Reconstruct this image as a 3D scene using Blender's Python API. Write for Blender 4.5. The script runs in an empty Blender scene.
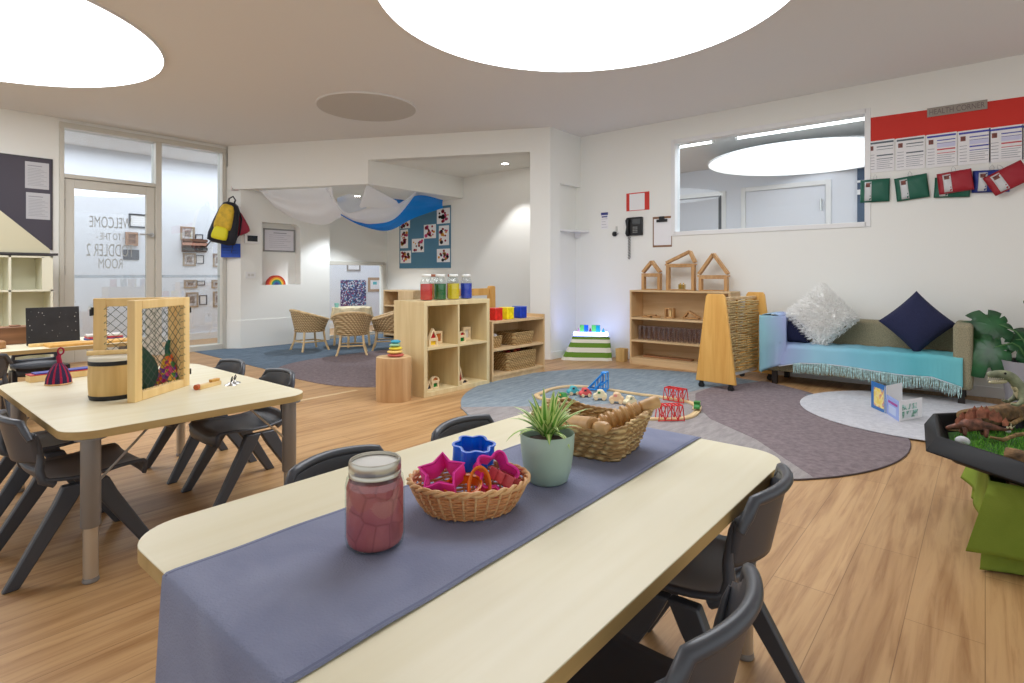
import bpy, bmesh, math, random
from mathutils import Vector, Matrix
R = math.radians
C = bpy.context.scene.collection
rnd = random.Random(7)

# ------------------------------------------------------------ survey: the room measured from the camera station
F = 562.0; CX = 512.0; HY = 275.0; H = 1.0
A = R(40.1)
D = (math.cos(A), math.sin(A)); RR = (math.sin(A), -math.cos(A))
def ray(px):
    t = (px - CX) / F
    return (D[0] + t * RR[0], D[1] + t * RR[1])
def P(px, py, z=0.0):                 # point on the horizontal plane z
    s = (H - z) * F / (py - HY); d = ray(px)
    return Vector((d[0] * s, d[1] * s, z))
def onX(px, py, X):                   # point on a wall x = X
    d = ray(px); s = X / d[0]
    return Vector((X, d[1] * s, H - (py - HY) / F * s))
def onY(px, py, Y):
    d = ray(px); s = Y / d[1]
    return Vector((d[0] * s, Y, H - (py - HY) / F * s))
def onL(px, py, p, q):                # point on the vertical plane through p and q
    d = ray(px); ex, ey = q[0] - p[0], q[1] - p[1]
    s = (p[0] * ey - p[1] * ex) / (d[0] * ey - d[1] * ex)
    return Vector((d[0] * s, d[1] * s, H - (py - HY) / F * s))

# ------------------------------------------------------------ materials
def lin(c):
    o = []
    for v in c[:3]:
        v = v / 255.0
        o.append(v / 12.92 if v <= 0.04045 else ((v + 0.055) / 1.055) ** 2.4)
    return (o[0], o[1], o[2], 1.0)
MATS = {}
def newmat(name):
    m = bpy.data.materials.new(name); m.use_nodes = True
    nt = m.node_tree
    b = nt.nodes['Principled BSDF']
    MATS[name] = m
    return m, nt, b
def N(nt, t, **kw):
    n = nt.nodes.new(t)
    for k, v in kw.items():
        if k in n.inputs: n.inputs[k].default_value = v
        else: setattr(n, k, v)
    return n
def coords(nt, scale=(1, 1, 1), kind='Object', rot=(0, 0, 0)):
    tc = nt.nodes.new('ShaderNodeTexCoord'); mp = nt.nodes.new('ShaderNodeMapping')
    nt.links.new(tc.outputs[kind], mp.inputs['Vector'])
    mp.inputs['Scale'].default_value = scale; mp.inputs['Rotation'].default_value = rot
    return mp.outputs['Vector']
def ramp(nt, fac, stops):
    r = nt.nodes.new('ShaderNodeValToRGB'); nt.links.new(fac, r.inputs['Fac'])
    e = r.color_ramp.elements
    while len(e) < len(stops): e.new(0.5)
    for i, (p, c) in enumerate(stops): e[i].position = p; e[i].color = lin(c)
    return r.outputs['Color']
def bump(nt, b, h, strength, dist=0.01):
    n = N(nt, 'ShaderNodeBump', Strength=strength, Distance=dist)
    nt.links.new(h, n.inputs['Height']); nt.links.new(n.outputs['Normal'], b.inputs['Normal'])
def mat(name, col, rough=0.6, metal=0.0, var=0.0, scale=8.0, bmp=0.0, bscale=None, spec=0.5, trans=0.0, sheen=0.0):
    if name in MATS: return MATS[name]
    m, nt, b = newmat(name)
    b.inputs['Base Color'].default_value = lin(col); b.inputs['Roughness'].default_value = rough
    b.inputs['Metallic'].default_value = metal; b.inputs['Specular IOR Level'].default_value = spec
    if trans: b.inputs['Transmission Weight'].default_value = trans
    if sheen: b.inputs['Sheen Weight'].default_value = sheen
    v = None
    if var or bmp:
        v = coords(nt)
    if var:
        n = N(nt, 'ShaderNodeTexNoise', Scale=scale, Detail=5.0); nt.links.new(v, n.inputs['Vector'])
        lo = [max(0, c * (1 - var)) for c in col]; hi = [min(255, c * (1 + var)) for c in col]
        nt.links.new(ramp(nt, n.outputs['Fac'], [(0.3, lo), (0.7, hi)]), b.inputs['Base Color'])
    if bmp:
        n = N(nt, 'ShaderNodeTexNoise', Scale=bscale or scale * 4, Detail=4.0); nt.links.new(v, n.inputs['Vector'])
        bump(nt, b, n.outputs['Fac'], bmp, 0.01)
    return m
def wood(name, c1, c2, axis='z', scale=1.0, rough=0.5, contrast=(0.3, 0.7)):
    if name in MATS: return MATS[name]
    m, nt, b = newmat(name)
    s = {'x': (1.5, 18, 18), 'y': (18, 1.5, 18), 'z': (18, 18, 1.5)}[axis]
    v = coords(nt, tuple(k * scale for k in s))
    n = N(nt, 'ShaderNodeTexNoise', Scale=1.0, Detail=6.0, Distortion=0.6); nt.links.new(v, n.inputs['Vector'])
    nt.links.new(ramp(nt, n.outputs['Fac'], [(contrast[0], c1), (contrast[1], c2)]), b.inputs['Base Color'])
    b.inputs['Roughness'].default_value = rough
    bump(nt, b, n.outputs['Fac'], 0.08, 0.004)
    return m
def emit(name, col, s):
    m, nt, b = newmat(name)
    b.inputs['Base Color'].default_value = lin((240, 240, 240)); b.inputs['Emission Color'].default_value = lin(col)
    b.inputs['Emission Strength'].default_value = s
    return m
def pane(name, refl=0.1, tint=(255, 255, 255), rough=0.0):
    m = bpy.data.materials.new(name); m.use_nodes = True; nt = m.node_tree; nt.nodes.clear()
    o = nt.nodes.new('ShaderNodeOutputMaterial'); mx = N(nt, 'ShaderNodeMixShader', Fac=refl)
    t = nt.nodes.new('ShaderNodeBsdfTransparent'); g = nt.nodes.new('ShaderNodeBsdfGlossy')
    t.inputs['Color'].default_value = lin(tint); g.inputs['Roughness'].default_value = rough
    nt.links.new(t.outputs[0], mx.inputs[1]); nt.links.new(g.outputs[0], mx.inputs[2]); nt.links.new(mx.outputs[0], o.inputs[0])
    MATS[name] = m
    return m
def sheer(name, col, alpha=0.35, transl=0.5):
    m = bpy.data.materials.new(name); m.use_nodes = True; nt = m.node_tree; nt.nodes.clear()
    o = nt.nodes.new('ShaderNodeOutputMaterial')
    d = nt.nodes.new('ShaderNodeBsdfDiffuse'); tl = nt.nodes.new('ShaderNodeBsdfTranslucent'); t = nt.nodes.new('ShaderNodeBsdfTransparent')
    d.inputs['Color'].default_value = lin(col); tl.inputs['Color'].default_value = lin(col)
    m1 = N(nt, 'ShaderNodeMixShader', Fac=transl); m2 = N(nt, 'ShaderNodeMixShader', Fac=alpha)
    nt.links.new(d.outputs[0], m1.inputs[1]); nt.links.new(tl.outputs[0], m1.inputs[2])
    nt.links.new(m1.outputs[0], m2.inputs[1]); nt.links.new(t.outputs[0], m2.inputs[2]); nt.links.new(m2.outputs[0], o.inputs[0])
    MATS[name] = m
    return m

# ------------------------------------------------------------ mesh building
class MB:
    def __init__(s):
        s.v = []; s.f = []; s.m = []; s.mi = 0
    def mat(s, i): s.mi = i; return s
    def add(s, vs, fs, T=None):
        o = len(s.v)
        for v in vs:
            s.v.append(tuple(T @ Vector(v)) if T is not None else tuple(v))
        for f in fs: s.f.append(tuple(o + i for i in f)); s.m.append(s.mi)
        return s
    def box(s, x0, x1, y0, y1, z0, z1, T=None):
        vs = [(x, y, z) for z in (z0, z1) for y in (y0, y1) for x in (x0, x1)]
        return s.add(vs, [(0, 2, 3, 1), (4, 5, 7, 6), (0, 1, 5, 4), (2, 6, 7, 3), (0, 4, 6, 2), (1, 3, 7, 5)], T)
    def prism(s, pts, z0, z1, T=None):
        a = sum(pts[i][0] * pts[(i + 1) % len(pts)][1] - pts[(i + 1) % len(pts)][0] * pts[i][1] for i in range(len(pts)))
        if a < 0: pts = list(reversed(pts))
        n = len(pts)
        vs = [(p[0], p[1], z0) for p in pts] + [(p[0], p[1], z1) for p in pts]
        fs = [tuple(reversed(range(n))), tuple(range(n, 2 * n))] + [(i, (i + 1) % n, n + (i + 1) % n, n + i) for i in range(n)]
        return s.add(vs, fs, T)
    def lathe(s, prof, n=24, T=None, sx=1.0, sy=1.0, cap=True):
        vs = []; fs = []
        for r, z in prof:
            for k in range(n):
                a = 2 * math.pi * k / n
                vs.append((r * math.cos(a) * sx, r * math.sin(a) * sy, z))
        for j in range(len(prof) - 1):
            for k in range(n):
                k2 = (k + 1) % n
                fs.append((j * n + k, j * n + k2, (j + 1) * n + k2, (j + 1) * n + k))
        if cap:
            if prof[0][0] > 1e-5: fs.append(tuple(reversed(range(n))))
            if prof[-1][0] > 1e-5: fs.append(tuple((len(prof) - 1) * n + k for k in range(n)))
        return s.add(vs, fs, T)
    def cyl(s, p, q, r0, r1=None, n=12, cap=True):
        return s.tube([p, q], [r0, r0 if r1 is None else r1], n, cap=cap)
    def tube(s, pts, r, n=8, closed=False, cap=True, sq=1.0):
        pts = [Vector(p) for p in pts]; m = len(pts)
        rs = r if isinstance(r, (list, tuple)) else [r] * m
        o = len(s.v); up = None
        for i, p in enumerate(pts):
            if closed: t = pts[(i + 1) % m] - pts[i - 1]
            else: t = pts[min(i + 1, m - 1)] - pts[max(i - 1, 0)]
            t = t.normalized() if t.length > 1e-9 else Vector((0, 0, 1))
            if up is None:
                up = Vector((0, 0, 1)) if abs(t.z) < 0.9 else Vector((1, 0, 0))
            a = t.cross(up)
            if a.length < 1e-6: a = t.cross(Vector((1, 0, 0)))
            a.normalize(); b = a.cross(t).normalized(); up = b
            for k in range(n):
                g = 2 * math.pi * k / n + math.pi / n
                s.v.append(tuple(p + a * math.cos(g) * rs[i] + b * math.sin(g) * rs[i] * sq))
        for i in range(m if closed else m - 1):
            j = (i + 1) % m
            for k in range(n):
                k2 = (k + 1) % n
                s.f.append((o + i * n + k, o + i * n + k2, o + j * n + k2, o + j * n + k)); s.m.append(s.mi)
        if cap and not closed:
            s.f.append(tuple(o + k for k in reversed(range(n)))); s.m.append(s.mi)
            s.f.append(tuple(o + (m - 1) * n + k for k in range(n))); s.m.append(s.mi)
        return s
    def grid(s, fn, nu, nv, T=None):
        vs = [fn(i / nu, j / nv) for j in range(nv + 1) for i in range(nu + 1)]
        fs = [(j * (nu + 1) + i, j * (nu + 1) + i + 1, (j + 1) * (nu + 1) + i + 1, (j + 1) * (nu + 1) + i) for j in range(nv) for i in range(nu)]
        return s.add(vs, fs, T)
    def ball(s, c, r, n=12, m=8, sx=1, sy=1, sz=1, T=None):
        prof = [(max(1e-6, math.sin(math.pi * j / m)) * r, -math.cos(math.pi * j / m) * r * sz) for j in range(m + 1)]
        Tm = Matrix.Translation(c)
        if T is not None: Tm = T @ Tm
        return s.lathe(prof, n, Tm, sx, sy, cap=False)
    def build(s, name, mats, parent=None, bevel=0.0, seg=2, smooth=True, angle=35, solid=0.0, sub=0, offset=0.0):
        me = bpy.data.meshes.new(name); me.from_pydata(s.v, [], s.f)
        if not isinstance(mats, (list, tuple)): mats = [mats]
        for m in mats: me.materials.append(m)
        if len(mats) > 1: me.polygons.foreach_set('material_index', s.m)
        if smooth:
            me.polygons.foreach_set('use_smooth', [True] * len(s.f)); me.update()
            me.set_sharp_from_angle(angle=R(angle))
        me.update()
        o = bpy.data.objects.new(name, me); C.objects.link(o)
        if parent is not None: o.parent = parent
        if solid:
            k = o.modifiers.new('solid', 'SOLIDIFY'); k.thickness = solid; k.offset = offset
        if bevel:
            k = o.modifiers.new('bevel', 'BEVEL'); k.width = bevel; k.segments = seg; k.limit_method = 'ANGLE'; k.angle_limit = R(40)
        if sub:
            k = o.modifiers.new('sub', 'SUBSURF'); k.levels = sub; k.render_levels = sub
        return o
def thing(name, label, cat, loc=(0, 0, 0), rz=0.0, group=None, rot=None):
    o = bpy.data.objects.new(name, None); C.objects.link(o); o.empty_display_size = 0.05
    o.location = loc; o.rotation_euler = rot if rot else (0, 0, rz)
    o['label'] = label; o['category'] = cat
    if group: o['group'] = group
    return o
def tag(o, label, cat, group=None, kind=None, loc=None, rz=None):
    o['label'] = label; o['category'] = cat
    if group: o['group'] = group
    if kind: o['kind'] = kind
    if loc is not None: o.location = loc
    if rz is not None: o.rotation_euler = (0, 0, rz)
    return o
def struct(o, label=None):
    o['kind'] = 'structure'
    if label: o['label'] = label
    return o
def dup(o, loc=None, rz=None, label=None, parent=None):
    c = o.copy(); C.objects.link(c)
    if parent is not None: c.parent = parent
    if loc is not None: c.location = loc
    if rz is not None: c.rotation_euler = (0, 0, rz)
    if label: c['label'] = label
    for ch in list(o.children): dup(ch, parent=c)
    return c
def Tz(x, y, z, a=0.0): return Matrix.Translation((x, y, z)) @ Matrix.Rotation(a, 4, 'Z')
def rrect(x0, x1, y0, y1, r, n=6):
    pts = []
    for cx, cy, a0 in ((x1 - r, y1 - r, 0), (x0 + r, y1 - r, 90), (x0 + r, y0 + r, 180), (x1 - r, y0 + r, 270)):
        for k in range(n + 1):
            a = R(a0 + 90 * k / n); pts.append((cx + r * math.cos(a), cy + r * math.sin(a)))
    return pts
def arc(cx, cy, r, a0, a1, n):
    return [(cx + r * math.cos(R(a0 + (a1 - a0) * k / n)), cy + r * math.sin(R(a0 + (a1 - a0) * k / n))) for k in range(n + 1)]

# palette
WHITE = mat('white_paint', (236, 236, 231), 0.7, bmp=0.02, bscale=60)
CEIL = mat('ceiling_paint', (226, 225, 224), 0.8)
FRAMEW = mat('cream_frame', (205, 202, 192), 0.5)
TRIMW = mat('white_gloss_trim', (232, 232, 232), 0.35)
COOLW = mat('cool_white_paint', (225, 228, 236), 0.6)
PAPER = mat('paper', (235, 234, 236), 0.7)
BLACK = mat('black_plastic', (14, 14, 16), 0.45)
DGREY = mat('dark_grey_plastic', (66, 70, 78), 0.38, spec=.6)
STEEL = mat('brushed_steel', (190, 190, 188), 0.3, 1.0)
SILVER = mat('silver_paint', (150, 150, 150), 0.45, 0.3)
NICKEL = mat('nickel', (196, 188, 174), 0.32, 0.7)
LAM = wood('maple_laminate', (226, 218, 186), (234, 228, 202), 'x', 0.8, 0.38)
LAMEDGE = wood('maple_edge', (168, 140, 88), (190, 162, 108), 'x', 1.0, 0.45)
BIRCH = wood('birch_veneer', (212, 190, 142), (226, 207, 162), 'z', 1.0, 0.5)
BIRCHX = wood('birch_veneer_x', (212, 190, 142), (228, 210, 166), 'x', 1.0, 0.5)
BEECH = wood('beech', (205, 170, 122), (222, 190, 145), 'z', 1.0, 0.5)
BEECHY = wood('beech_y', (205, 172, 126), (222, 192, 148), 'y', 1.0, 0.5)
PINE = wood('pine', (205, 150, 70), (225, 176, 96), 'z', 1.2, 0.5)
PINEL = wood('light_pine', (226, 190, 126), (240, 210, 150), 'z', 1.2, 0.5)
RED = mat('red_paint', (190, 40, 32), 0.5)
GREENP = mat('green_paint', (52, 130, 60), 0.5)
BLUEP = mat('blue_paint', (40, 110, 200), 0.45)
TEALP = mat('teal_paint', (80, 175, 185), 0.5)
PINKP = mat('pink_paint', (215, 90, 90), 0.5)
YELP = mat('yellow_paint', (235, 195, 50), 0.5)
CREAMP = mat('cream_paint', (225, 215, 180), 0.5)

# floor: long timber-look vinyl boards
def floor_mat():
    m, nt, b = newmat('floor_boards')
    v = coords(nt)
    br = N(nt, 'ShaderNodeTexBrick', Scale=1.0); br.inputs['Color1'].default_value = lin((190, 154, 110)); br.inputs['Color2'].default_value = lin((205, 169, 124))
    br.inputs['Mortar'].default_value = lin((150, 118, 80)); br.inputs['Mortar Size'].default_value = 0.0012
    br.inputs['Brick Width'].default_value = 1.22; br.inputs['Row Height'].default_value = 0.18; br.offset = 0.37
    br.inputs['Bias'].default_value = 0.0
    nt.links.new(v, br.inputs['Vector'])
    v2 = coords(nt, (1.6, 30, 1)); g = N(nt, 'ShaderNodeTexNoise', Scale=1.0, Detail=7.0, Distortion=1.2, Roughness=0.62); nt.links.new(v2, g.inputs['Vector'])
    v3 = coords(nt, (0.8, 9, 1)); k = N(nt, 'ShaderNodeTexNoise', Scale=1.7, Detail=4.0, Distortion=.8); nt.links.new(v3, k.inputs['Vector'])
    gc = ramp(nt, g.outputs['Fac'], [(0.28, (190, 160, 128)), (0.5, (240, 230, 218)), (0.8, (255, 250, 240))])
    kc = ramp(nt, k.outputs['Fac'], [(0.3, (205, 188, 168)), (0.55, (255, 255, 255))])
    m1 = N(nt, 'ShaderNodeMix'); m1.data_type = 'RGBA'; m1.blend_type = 'MULTIPLY'; m1.inputs[0].default_value = 0.75
    nt.links.new(br.outputs['Color'], m1.inputs[6]); nt.links.new(gc, m1.inputs[7])
    m2 = N(nt, 'ShaderNodeMix'); m2.data_type = 'RGBA'; m2.blend_type = 'MULTIPLY'; m2.inputs[0].default_value = 0.7
    nt.links.new(m1.outputs[2], m2.inputs[6]); nt.links.new(kc, m2.inputs[7])
    nt.links.new(m2.outputs[2], b.inputs['Base Color'])
    b.inputs['Roughness'].default_value = 0.42; b.inputs['Specular IOR Level'].default_value = 0.35
    bump(nt, b, g.outputs['Fac'], 0.05, 0.003)
    return m
FLOOR = floor_mat()
def carpet(name, c1, c2, streak=True):
    m, nt, b = newmat(name)
    v = coords(nt, (4, 16, 1) if streak else (1, 1, 1), rot=(0, 0, R(40)))
    n = N(nt, 'ShaderNodeTexNoise', Scale=1.6 if streak else 30.0, Detail=6.0, Roughness=0.7); nt.links.new(v, n.inputs['Vector'])
    nt.links.new(ramp(nt, n.outputs['Fac'], [(0.32, c1), (0.68, c2)]), b.inputs['Base Color'])
    b.inputs['Roughness'].default_value = 0.95; b.inputs['Specular IOR Level'].default_value = 0.1
    n2 = N(nt, 'ShaderNodeTexNoise', Scale=140.0, Detail=3.0); nt.links.new(coords(nt), n2.inputs['Vector'])
    bump(nt, b, n2.outputs['Fac'], 0.6, 0.01)
    return m
CBLUE = carpet('carpet_blue_grey', (116, 128, 138), (152, 164, 172))
CGREY = carpet('carpet_stone_grey', (140, 134, 134), (166, 160, 158))
CMAUVE = carpet('carpet_mauve', (112, 100, 104), (142, 130, 132), False)
CNAVY = carpet('carpet_slate', (84, 98, 114), (118, 134, 148))
CLIGHT = carpet('carpet_light_grey', (184, 184, 190), (208, 208, 212), False)
def weave(name, c1, c2, sc=60, rough=0.7, strength=0.8):
    m, nt, b = newmat(name)
    v = coords(nt)
    w1 = N(nt, 'ShaderNodeTexWave', Scale=sc / 6.28, Distortion=1.5, Detail=1.0); w1.bands_direction = 'Z'
    w2 = N(nt, 'ShaderNodeTexWave', Scale=sc / 6.28, Distortion=1.5, Detail=1.0); w2.bands_direction = 'DIAGONAL'
    nt.links.new(v, w1.inputs['Vector']); nt.links.new(v, w2.inputs['Vector'])
    mx = N(nt, 'ShaderNodeMath'); mx.operation = 'MULTIPLY'
    nt.links.new(w1.outputs['Fac'], mx.inputs[0]); nt.links.new(w2.outputs['Fac'], mx.inputs[1])
    nt.links.new(ramp(nt, mx.outputs[0], [(0.0, c1), (0.6, c2)]), b.inputs['Base Color'])
    b.inputs['Roughness'].default_value = rough
    bump(nt, b, mx.outputs[0], strength, 0.01)
    return m
WICK = weave('wicker', (160, 128, 84), (230, 204, 158), 90)
WICKS = wood('cane', (210, 176, 124), (232, 206, 160), 'z', 1.5)
SEAG = weave('seagrass', (160, 122, 72), (226, 196, 140), 120)
# ------------------------------------------------------------ camera
cam = bpy.data.cameras.new('camera'); co = bpy.data.objects.new('camera', cam); C.objects.link(co)
cam.sensor_width = 36.0; cam.lens = F * 36.0 / 1024.0; cam.shift_y = -(341.5 - HY) / 1024.0
cam.clip_start = 0.02; cam.clip_end = 100
co.location = (0, 0, H); co.rotation_euler = (R(90), 0, A - R(90))
S = bpy.context.scene; S.camera = co
# ------------------------------------------------------------ room shell
XR, YD, CZ, SZ, NZ = 6.02, 7.9, 2.75, 2.16, 2.47
GLASS = pane('window_glass', 0.02, (248, 252, 253)); DGLASS = pane('door_glass', 0.10, (240, 245, 248))
m = MB(); m.box(-3.2, 10.4, -3.2, 9.6, -0.08, 0.0); struct(m.build('floor', FLOOR, smooth=False))
m = MB(); m.box(-3.2, 10.4, -3.2, 9.6, CZ, CZ + 0.1); struct(m.build('ceiling', CEIL, smooth=False))
def wall(name, boxes, material=WHITE):
    m = MB()
    for b in boxes: m.box(*b)
    return struct(m.build(name, material, smooth=False))
WY0, WY1, WZ0, WZ1 = 0.833, 2.68, 1.475, 2.489
wall('wall_right', [(XR, XR + 0.12, -3.2, WY0, 0, CZ), (XR, XR + 0.12, WY1, 8.02, 0, CZ), (XR, XR + 0.12, WY0, WY1, 0, WZ0), (XR, XR + 0.12, WY0, WY1, WZ1, CZ)])
DX0, DX1, DZ = onY(58.8, 275, YD).x, onY(225.3, 275, YD).x, 2.70
wall('wall_left', [(-3.2, DX0, YD, YD + 0.12, 0, CZ), (DX1, 3.50, YD, YD + 0.12, 0, CZ), (DX0, DX1, YD, YD + 0.12, DZ, CZ)])
# block wall with niche
NX0, NX1, NZ0, NZ1 = 3.753, 4.33, 0.86, 1.74
m = MB(); YB = 7.72
m.prism([(3.33, 7.9), (3.46, YB), (NX0, YB), (NX0, 7.9)], 0, SZ + 0.02)
m.box(NX1, 4.81, YB, 7.9, 0, SZ + 0.02); m.box(NX0, NX1, YB, 7.9, 0, NZ0)
# arched-corner head of the niche
r_ = 0.10
pts = [(NX0, SZ + 0.02), (NX0, NZ1), (NX1 - r_, NZ1)] + [(NX1 - r_ + r_ * math.sin(R(a)), NZ1 - r_ + r_ * math.cos(R(a))) for a in (18, 36, 54, 72, 90)] + [(NX1, SZ + 0.02)]
T = Matrix(((1, 0, 0, 0), (0, 0, 1, 0), (0, 1, 0, 0), (0, 0, 0, 1)))
m.prism(pts, YB, 7.9, T)
m.box(NX0, NX1, 7.87, 7.9, NZ0, NZ1)
struct(m.build('wall_nook', WHITE, smooth=False))
# back wall of the nook with its low window
LX0, LX1, LZ = 4.86, 5.95, 1.20
wall('wall_back', [(4.81, LX0, YD - 0.02, YD + 0.1, 0, SZ + .02), (LX1, XR, YD - 0.02, YD + 0.1, 0, SZ + .02), (LX0, LX1, YD - 0.02, YD + 0.1, LZ, SZ + .02), (3.50, 6.14, YD, YD + 0.12, SZ, CZ)])
m = MB()
for b in [(LX0, LX1, YD - 0.05, YD, LZ - 0.04, LZ + 0.02), (LX1 - 0.04, LX1 + .02, YD - 0.05, YD, 0, LZ), (LX0 - .02, LX0 + 0.03, YD - 0.05, YD, 0, LZ), (LX0, LX1, YD - .04, YD, 0, .05)]: m.box(*b)
w3 = struct(m.build('window_3', FRAMEW, bevel=0.004))
m = MB(); m.box(LX0, LX1, YD + 0.01, YD + 0.016, 0.05, LZ); m.build('pane', GLASS, w3, smooth=False)
# bulkhead, dropped soffit, raised nook ceiling
def lp(t): return (3.35 + 2.02 * t, 7.86 - 3.92 * t)
P0, PA_, PB_, PC_ = lp(0), (4.30, 6.02), lp(0.9465), (5.37, 3.93)
def off(p, d=0.12):
    k = d / math.hypot(3.92, 2.02); return (p[0] + 3.92 * k, p[1] + 2.02 * k)
m = MB()
m.prism([P0, PA_, (XR, 6.03), (XR, 7.9), (3.33, 7.9)], SZ, NZ)
m.prism([P0, PA_, off(PA_), off(P0)], NZ - 0.001, CZ)
m.prism([PA_, PB_, off(PB_), off(PA_)], NZ, CZ)
struct(m.build('trim_1', WHITE, smooth=False), 'deep painted bulkhead over the nook opening')
m = MB(); m.prism([off(PA_, .1), off(PB_, .1), (5.5, 4.05), (XR, 4.05), (XR, 6.1), (4.4, 6.1)], NZ, NZ + 0.06)
struct(m.build('trim_2', WHITE, smooth=False), 'raised plaster ceiling of the nook')
m = MB()
m.prism([PB_, PC_, (5.57, 3.93), (5.57, 4.0), (XR, 4.0), (XR, 4.14), off(PB_, .1)], 0, CZ)
m.box(5.57, XR, 3.93, 4.0, 2.11, CZ)
struct(m.build('wall_stub', WHITE, smooth=False))
m = MB(); m.prism([(5.57, 3.995), (XR, 3.995), (XR, 3.80), (5.70, 3.93), (5.57, 3.93)], 1.535, 1.56); m.prism([(5.97, 3.99), (XR, 3.99), (XR, 3.93)], 1.47, 1.535)
tag(m.build('corner_shelf', TRIMW, bevel=0.003), 'small white corner shelf fixed above the striped cloth table', 'shelf')
m = MB(); m.box(XR - 0.02, XR, 4.22, 4.66, 0, 2.03); m.box(XR - 0.03, XR, 4.62, 4.68, 0, 2.06)
struct(m.build('trim_3', FRAMEW, bevel=0.004), 'cream door trim inside the nook')
# baseboards
m = MB(); m.box(XR - 0.014, XR, -3.2, 3.93, 0, 0.09); m.box(5.37, XR - .014, 3.915, 3.93, 0, 0.09); struct(m.build('baseboard_right', TRIMW, bevel=0.003))
m = MB(); m.prism([(3.32, 7.9), (3.455, 7.712), (4.80, 7.712), (4.80, 7.72), (3.46, 7.722), (3.33, 7.905)], 0, 0.385)
struct(m.build('baseboard_nook', WHITE, bevel=0.002))
m = MB(); m.box(XR - .014, XR, 4.7, 7.85, 0, .09); struct(m.build('baseboard_back', TRIMW))
m = MB(); m.box(-3.0, 2.86, 4.150, 4.185, 0.0, 0.003); struct(m.build('trim_4', mat('cream_strip', (214, 190, 150), .5), smooth=False), 'pale joint strip across the timber floor')

# right-hand internal window
m = MB(); e = 0.035
for b in [(XR - 0.012, XR + 0.13, WY0 - e, WY0 + .012, WZ0 - e, WZ1 + e), (XR - 0.012, XR + 0.13, WY1 - .012, WY1 + e, WZ0 - e, WZ1 + e),
          (XR - 0.012, XR + 0.13, WY0, WY1, WZ0 - e, WZ0 + .012), (XR - 0.012, XR + 0.13, WY0, WY1, WZ1 - .012, WZ1 + e)]: m.box(*b)
w2 = struct(m.build('window_2', TRIMW, bevel=0.003))
m = MB(); m.box(XR + 0.055, XR + 0.061, WY0, WY1, WZ0, WZ1); m.build('pane', GLASS, w2, smooth=False)
# door wall joinery
def X7(px): return onY(px, 275, YD).x
xm0, xm1 = X7(155.0), X7(161.0)
m = MB()
for b in [(DX0, DX0 + 0.045, YD - .03, YD + .13, 0, DZ - .05), (xm0, xm1, YD - .03, YD + .13, 0, DZ - .05), (DX1 - .05, DX1, YD - .03, YD + .13, 0, DZ - .05),
          (DX0, DX1, YD - .03, YD + .13, DZ - .05, DZ + .01), (DX0 + .045, xm0, YD - .03, YD + .13, 2.09, 2.135), (xm1, DX1 - .05, YD - .03, YD + .13, 0, .07)]: m.box(*b)
w1 = struct(m.build('window_1', FRAMEW, bevel=0.004))
m = MB(); m.box(xm1, DX1 - .05, YD + .05, YD + .056, .07, DZ - .05); m.build('side_pane', DGLASS, w1, smooth=False)
m = MB(); m.box(DX0 + .045, xm0, YD + .05, YD + .056, 2.135, DZ - .05); m.build('top_pane', DGLASS, w1, smooth=False)
FROST = pane('frosted_strip', 0.0, (238, 240, 241)); 
m = MB(); m.box(xm1, DX1 - .05, YD + .046, YD + .048, .965, 1.0); m.build('safety_strip', FROST, w1, smooth=False)
m = MB(); dx0, dx1 = DX0 + .048, xm0 - .003; gx0, gx1 = X7(74.4), X7(146.2)
for b in [(dx0, gx0, YD, YD + .045, 0.01, 2.085), (gx1, dx1, YD, YD + .045, 0.01, 2.085), (gx0, gx1, YD, YD + .045, 1.985, 2.085), (gx0, gx1, YD, YD + .045, .01, .24)]: m.box(*b)
d1 = struct(m.build('door_1', FRAMEW, bevel=0.004))
m = MB(); m.box(gx0, gx1, YD + .02, YD + .026, .24, 1.985); m.build('pane', DGLASS, d1, smooth=False)
m = MB(); m.box(gx0, gx1, YD + .016, YD + .018, .965, 1.0); m.build('safety_strip', FROST, d1, smooth=False)
hp = onY(151.5, 235, YD)
m = MB(); m.cyl((hp.x, YD, hp.z), (hp.x, YD - .05, hp.z), .011); m.cyl((hp.x, YD - .0, hp.z), (hp.x, YD - .012, hp.z), .027, n=16); m.tube([(hp.x, YD - .05, hp.z), (hp.x - .14, YD - .055, hp.z)], .010)
m.build('door_handle', STEEL, d1)
for z_ in (1.80, 1.05, .3):
    m = MB(); m.cyl((dx0 - .004, YD - .012, z_ - .05), (dx0 - .004, YD - .012, z_ + .05), .010); m.build('hinge', STEEL, d1)
LET = mat('etched_lettering', (176, 182, 184), .6)
def text(body, w, h, loc, rot, material, parent=None, name='lettering', ext=0.001):
    cu = bpy.data.curves.new(name, 'FONT'); cu.body = body; cu.align_x = 'CENTER'; cu.align_y = 'CENTER'; cu.size = 1.0; cu.extrude = 0.0
    cu.materials.append(material); o = bpy.data.objects.new(name, cu); C.objects.link(o)
    bpy.context.view_layer.update()
    dx, dy = o.dimensions.x, o.dimensions.y
    me = bpy.data.meshes.new_from_object(o); bpy.data.objects.remove(o)
    me.name = name; sx, sy = w / dx, h / dy
    cxm = (min(v.co.x for v in me.vertices) + max(v.co.x for v in me.vertices)) / 2; cym = (min(v.co.y for v in me.vertices) + max(v.co.y for v in me.vertices)) / 2
    for v in me.vertices: v.co.x = (v.co.x - cxm) * sx; v.co.y = (v.co.y - cym) * sy
    if not me.materials: me.materials.append(material)
    o = bpy.data.objects.new(name, me); C.objects.link(o)
    o.location = loc; o.rotation_euler = rot
    if parent is not None: o.parent = parent
    return o
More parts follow.
